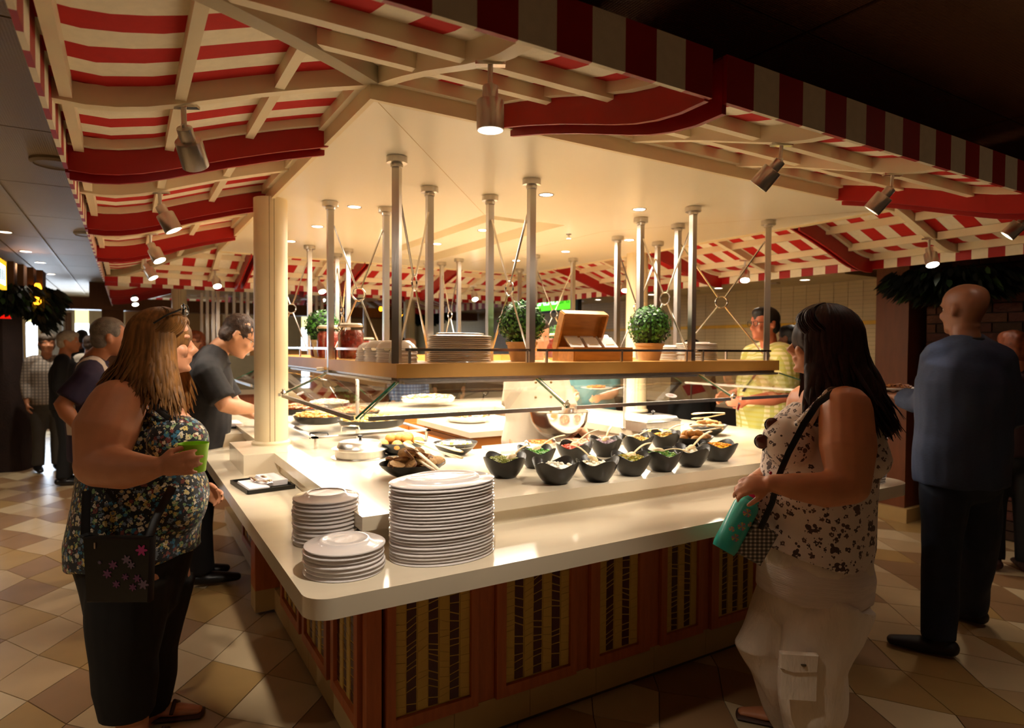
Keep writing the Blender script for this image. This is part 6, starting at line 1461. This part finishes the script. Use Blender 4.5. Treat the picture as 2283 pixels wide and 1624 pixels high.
    t = thing('water_bottle', 'translucent teal water bottle with candy swirl print and pink cap, held tilted', 'bottle', bt)
    B().lathe([(.018, -.012), (.026, -.012), (.030, .0), (.031, .02), (.028, .022)], tp, 26, R=R).out('cap', mat('pink_plastic', '#c41a5c', .35), t)
    B().lathe([(.031, .018), (.033, .022), (.032, .032), (.040, .040), (.044, .055), (.044, Lb-.02), (.040, Lb-.002), (.0001, Lb)], tp, 32, R=R).out('bottle_body', mat('teal_plastic', '#35b9ad', .25, 0, .1, coat=.3), t)
    sw = [mat('swirl_pink', '#c97a8a', .4), mat('swirl_yellow', '#c9c06a', .4), mat('swirl_blue', '#6ab0c0', .4)]
    sb = B(); front = (-fw-ax*(-fw).dot(ax)).normalized(); sdv = ax.cross(front)
    for (u_, v_, r_) in ((.005, .075, .015), (.0, .125, .015), (.002, .17, .014), (-.025, .105, .010), (.024, .15, .009)):
        for j in range(9):
            a = j*2*PI/9; a2 = a+.55; cc = tp+ax*v_+sdv*u_
            def onb(p):
                w_ = (p-tp).dot(sdv); return tp+ax*((p-tp).dot(ax))+sdv*w_+front*math.sqrt(max(0, .0448**2-w_**2))
            sb.add([onb(cc), onb(cc+(sdv*math.cos(a)+ax*math.sin(a))*r_), onb(cc+(sdv*math.cos(a2)+ax*math.sin(a2))*r_)], [(0, 1, 2)], j % 3)
    sb.out('swirl_print', sw, t, smooth=False)
    # sunglasses hooked on the neckline
    c = P3(1712, 960, d0-.02); t = thing('sunglasses', 'brown tinted sunglasses hooked on the neckline of the dark haired woman', 'sunglasses', c); g_ = B(); b = B()
    Rg = headrot((-rt*.8-fw*.3-U*.45).normalized(), up=(fw+U*.3))
    for q_ in (P3(1721, 948, d0-.06), P3(1698, 985, d0-.06)):
        g_.ell(q_, (.008, .022, .026), 16, 10, R=headrot((-rt*.5-fw*.8).normalized()))
        b.torus(q_, .024, .0022, R=headrot((-rt*.5-fw*.8).normalized())@Matrix.Rotation(PI/2, 3, 'Y'), n=20)
    b.tube([P3(1716, 968, d0-.06), P3(1708, 970, d0-.06)], .003, 6); b.tube([P3(1730, 935, d0-.06), P3(1752, 925, d0-.04), P3(1768, 935, d0-.02)], .003, 6); b.tube([P3(1700, 1005, d0-.06), P3(1722, 980, d0-.05), P3(1745, 950, d0-.04)], .003, 6)
    b.out('frame', BLACK, t); g_.out('lens', mat('brown_lens', '#5a2a22', .1, coat=.8), t)
    tag(B().ell(P3(1718, 1055, d0-.03), (.006, .006, .006), 8, 6).out('red_nail', mat('red_nail_polish', '#b3122a', .2), root), None)
woman_right()
# ---------------------------------------------------------------- bald man from behind, right
hf = (VD*.96-VR*.24).normalized(); J = skel((at(2150, 800, 3.17).x, at(2150, 800, 3.17).y), math.atan2(hf.y, hf.x), 1.84, 'down')
J['shL'] = P3(2094, 796, 3.2); J['elL'] = P3(2062, 900, 3.30); J['wrL'] = P3(2005, 885, 3.48); J['shR'] = P3(2222, 806, 3.12); J['elR'] = P3(2262, 925, 3.15); J['wrR'] = P3(2215, 945, 3.5)
J['head'] = P3(2150, 690, 3.17); J['neck'] = P3(2150, 735, 3.17)
J['anR'] = P3(2165, 1360, 3.5); J['knR'] = P3(2180, 1210, 3.3); J['anL'] = P3(2095, 1400, 3.12); J['knL'] = P3(2100, 1210, 3.2); J['anR'].z = .08; J['anL'].z = .08
J['toeL'] = (-VR*.8+VD*.5).normalized(); J['toeR'] = (-VR*.5+VD*.8).normalized()
J['palmL'] = V((0, 0, 1)); J['curlL'] = .25
BL = mat('blue_grey_knit', '#2c3854', .85, 0, .15, 60, bump=.3, bscale=250, stretch=(1, 1, 5)); JN = mat('dark_denim', '#141d30', .85, 0, .2, 20)
person('person', 'bald man seen from behind in a blue grey long sleeved shirt and jeans', J, SK3, build=1.13, head_f=hf, head_s=1.05, top=BL, sleeve=1.85, bottom=JN, shoe=mat('dark_brown_shoe', '#1a100c', .6), vox=.011, collar=DK, belly=1.05, hem=.1, disp=.012)
c = P3(1995, 870, 3.55); t = thing('dinner_plate', 'plate of food carried by the bald man', 'plate', c)
B().lathe([(.05, 0), (.08, .004), (.12, .014), (.121, .016), (.08, .008), (.0001, .005)], c, 32).out('plate_disc', WHITE, t)
food_heap(c, .08, .016, [('roast_brown', '#8a5228'), ('roast_gold', '#c48a48')], 50, 'browned food on the plate of the bald man', .012, seed=61, chunk=True)
# ---------------------------------------------------------------- man bending over the counter
q = atZ(452, 1300, 0); F_ = (VR*.92+VD*.38).normalized()
J = skel((q.x, q.y), math.atan2(F_.y, F_.x), 1.82, 'fwd')
D_ = 4.05
J.update(head=P3(533, 748, D_), neck=P3(495, 770, D_), neckb=P3(475, 800, D_), chest=P3(452, 862, D_), waist=P3(440, 950, D_), pelvis=P3(432, 1030, D_), crotch=P3(430, 1070, D_),
         shR=P3(462, 830, D_-.2), elR=P3(503, 905, D_-.22), wrR=P3(560, 912, D_-.1), shL=P3(478, 830, D_+.2), elL=P3(520, 900, D_+.25), wrL=P3(562, 925, D_+.2),
         hipR=P3(432, 1060, D_-.1), hipL=P3(436, 1060, D_+.1), knR=P3(440, 1180, D_-.1), knL=P3(432, 1170, D_+.12))
J['anR'] = P3(452, 1300, 3.95); J['anR'].z = .09; J['anL'] = P3(430, 1265, 4.1); J['anL'].z = .09; J['palmR'] = V((0, 0, -1)); J['palmL'] = V((0, 0, -1))
hf = (F_*.86-V((0, 0, .55))).normalized()
person('person', 'dark haired man with glasses in a black short sleeved shirt bending over the counter', J, SKP, build=1.14, head_f=hf, head_s=1.05, top=mat('charcoal_shirt', '#1e1c1e', .85, 0, .2, 40), sleeve=.85, bottom=DK, shoe=BLACK, hair='curly', hairm=HBR, glasses='man bending over the counter', belly=1.12, hem=.2)
# ---------------------------------------------------------------- man in purple and white polo
q = P3(215, 800, 4.0); F_ = (VR*.80+VD*.60).normalized(); J = skel((q.x, q.y), math.atan2(F_.y, F_.x), 1.68, 'down')
J.update(head=P3(246, 752, 4.0), shR=P3(198, 838, 3.82), elR=P3(138, 905, 3.72), wrR=P3(172, 950, 3.75), hdR=(VR*.6-V((0, 0, .6))))
rr_ = J['neckb']; Lf = J['L']
J['shirtfn'] = lambda p, r=rr_, L_=Lf: 1 if (-.145 < (p-r).dot(L_) < -.075 or .075 < (p-r).dot(L_) < .145) and p.z > .95 else 0
person('person', 'grey haired man in a purple polo shirt with white stripes, behind the blonde woman', J, mat('tan_skin', '#b0704a', .5, 0, .05, 20, sss=.06), build=1.1, top=[mat('dark_purple_jersey', '#241432', .8, 0, .1, 30), mat('white_jersey', '#c9b8a8', .8)], sleeve=.8, bottom=mat('cream_shorts', '#b9a68c', .85), pantlen=.1, shoe=WHITE, hair='receding', hairm=HG, belly=1.1, collar=MATS['dark_purple_jersey'], hem=.3)
# ---------------------------------------------------------------- background people
def bg(px, d, face, h, label, skin, top, bottom, hair, hairm, arm='down', build=1.0, sleeve=1.8, **kw):
    q = P3(px, 790, d); F_ = (VR*face[0]+VD*face[1]).normalized(); J = skel((q.x, q.y), math.atan2(F_.y, F_.x), h, arm)
    return person('person', label, J, skin, build=build, top=top, sleeve=sleeve, bottom=bottom, shoe=kw.pop('shoe', BLACK), hair=hair, hairm=hairm, vox=kw.pop('vox', .014), **kw)
bg(146, 6.8, (.8, .4), 1.64, 'white haired woman in black standing at left', SK2, DK, DK, 'short', HW, build=1.05)
STR = grid_mat('grey_checked_blouse', '#a89a8c', '#55504c', '#6a645c', 28, axes=(0, 2), width=.35)
bg(104, 7.5, (.6, -.6), 1.62, 'short haired woman in a grey checked blouse at far left', SK1, STR, mat('grey_trousers', '#4a4640', .85), 'bob', HG, build=.95)
bg(200, 8.8, (.1, 1), 1.62, 'distant person with cropped brown hair seen from behind', SK3, mat('white_shirt', '#c9bfb0', .8), DK, 'short', HBR)
bg(182, 9.6, (-.3, 1), 1.72, 'distant dark haired person beyond the cropped head', SK3, DK, DK, 'short', HK)
bg(440, 6.6, (-.3, -.9), 1.64, 'red haired woman with glasses glimpsed behind the bending man', SK1, DK, DK, 'bob', HRD, glasses='red haired woman')
bg(912, 7.6, (.4, -.8), 1.60, 'bald older man in blue checked shirt beyond the shelf', SKP, grid_mat('blue_checked_cloth', '#6d8fc0', '#a8c0e0', '#33496e', 26, axes=(0, 2), width=.4), DK, 'fringe', HW, build=1.1)
bg(893, 8.6, (-.6, .5), 1.62, 'dark haired person close behind the bald older man', SK3, DK, DK, 'short', HK)
bg(1000, 9.3, (.3, -.9), 1.70, 'distant dark haired man with glasses between the steel posts', SKP, DK, DK, 'short', HK, glasses='distant man')
# chef inside the kitchen ring
CH = mat('white_chef_jacket', '#d9cdb8', .8, 0, .03, 20)
q = P3(1193, 800, 4.05); F_ = (-VD*.8+VR*.25).normalized(); J = skel((q.x, q.y), math.atan2(F_.y, F_.x), 1.68, 'fwd')
J.update(elR=P3(1143, 905, 4.1), wrR=P3(1143, 985, 3.95), elL=P3(1265, 915, 4.1), wrL=P3(1302, 965, 3.85), shR=P3(1148, 838, 4.2), shL=P3(1240, 838, 4.2))
cr, _h = person('person', 'chef in a white double breasted jacket working behind the mixing bowl', J, SKP, build=1.1, top=CH, sleeve=.98, bottom=mat('white_apron_trousers', '#cfc4b0', .8), shoe=BLACK, hair='short', hairm=HBR, vox=.012)
for x in (-1, 1):
    for k in range(4): 
        p = J['chest']+J['F']*(.158)+J['L']*(x*.05)+V((0, 0, .06-.09*k)); B().ell(p, (.008, .008, .008), 8, 6).out('jacket_button', mat('brass_button', '#8a7440', .4, .6), cr)
bg(1325, 6.0, (-.35, -.9), 1.66, 'person in a teal shirt carrying a plate beyond the kitchen', SKP, mat('teal_shirt', '#4a7a80', .8), DK, 'short', HBR, arm='fwd', build=1.1, sleeve=.8)
c = P3(1330, 868, 5.6); t = thing('dinner_plate', 'white plate of food carried by the person in the teal shirt', 'plate', c)
B().lathe([(.06, 0), (.09, .004), (.14, .014), (.141, .016), (.09, .008), (.0001, .005)], c, 32).out('plate_disc', WHITE, t)
food_heap(c, .09, .016, [('roast_brown', '#8a5228'), ('roast_gold', '#c48a48')], 40, 'browned food on the plate before the teal shirt', .014, seed=62, chunk=True)
PL = grid_mat('yellow_plaid_cloth', '#d6c896', '#9a9c34', '#b0a63e', 30, axes=(0, 2), width=.45)
q = P3(1712, 790, 4.6); F_ = (-VR*.85-VD*.25).normalized(); J = skel((q.x, q.y), math.atan2(F_.y, F_.x), 1.80, 'fwd')
person('person', 'man with glasses in a yellow and green plaid shirt facing left', J, mat('ruddy_skin', '#b8694a', .5, 0, .05, 20, sss=.06), build=1.18, top=PL, sleeve=.9, bottom=DK, shoe=BLACK, hair='short', hairm=HK, glasses='man in the plaid shirt', belly=1.12, hem=.1)
t = thing('camera_strap', 'dark blue strap over the shoulder of the man in plaid', 'strap', J['neck'])
B().tube([J['neck']+V((0, 0, .03))-J['F']*.05+J['L']*.07, J['neckb']+J['L']*.12+J['F']*.06+V((0, 0, .03)), J['chest']+J['F']*.17+J['L']*.09, J['chest']+J['F']*.2-V((0, 0, .12))], .017, 10, side=J['F'], ratio=.25).out('strap_band', mat('navy_strap', '#1c2238', .7), t)
bg(1765, 6.0, (-.4, .6), 1.72, 'dark haired person half hidden behind the man in plaid', SK3, DK, DK, 'short', HK)
bg(1545, 6.2, (-.2, .9), 1.58, 'dark haired person in black bending behind the shelf plates', SK3, DK, DK, 'short', HK)
bg(2262, 4.3, (.3, .9), 1.62, 'dim red haired person at the right edge beyond the bald man', SK2, mat('dark_maroon_cloth', '#2a0e0c', .85), DK, 'bob', HRD, shoe=mat('brown_shoe', '#3a1c12', .6))
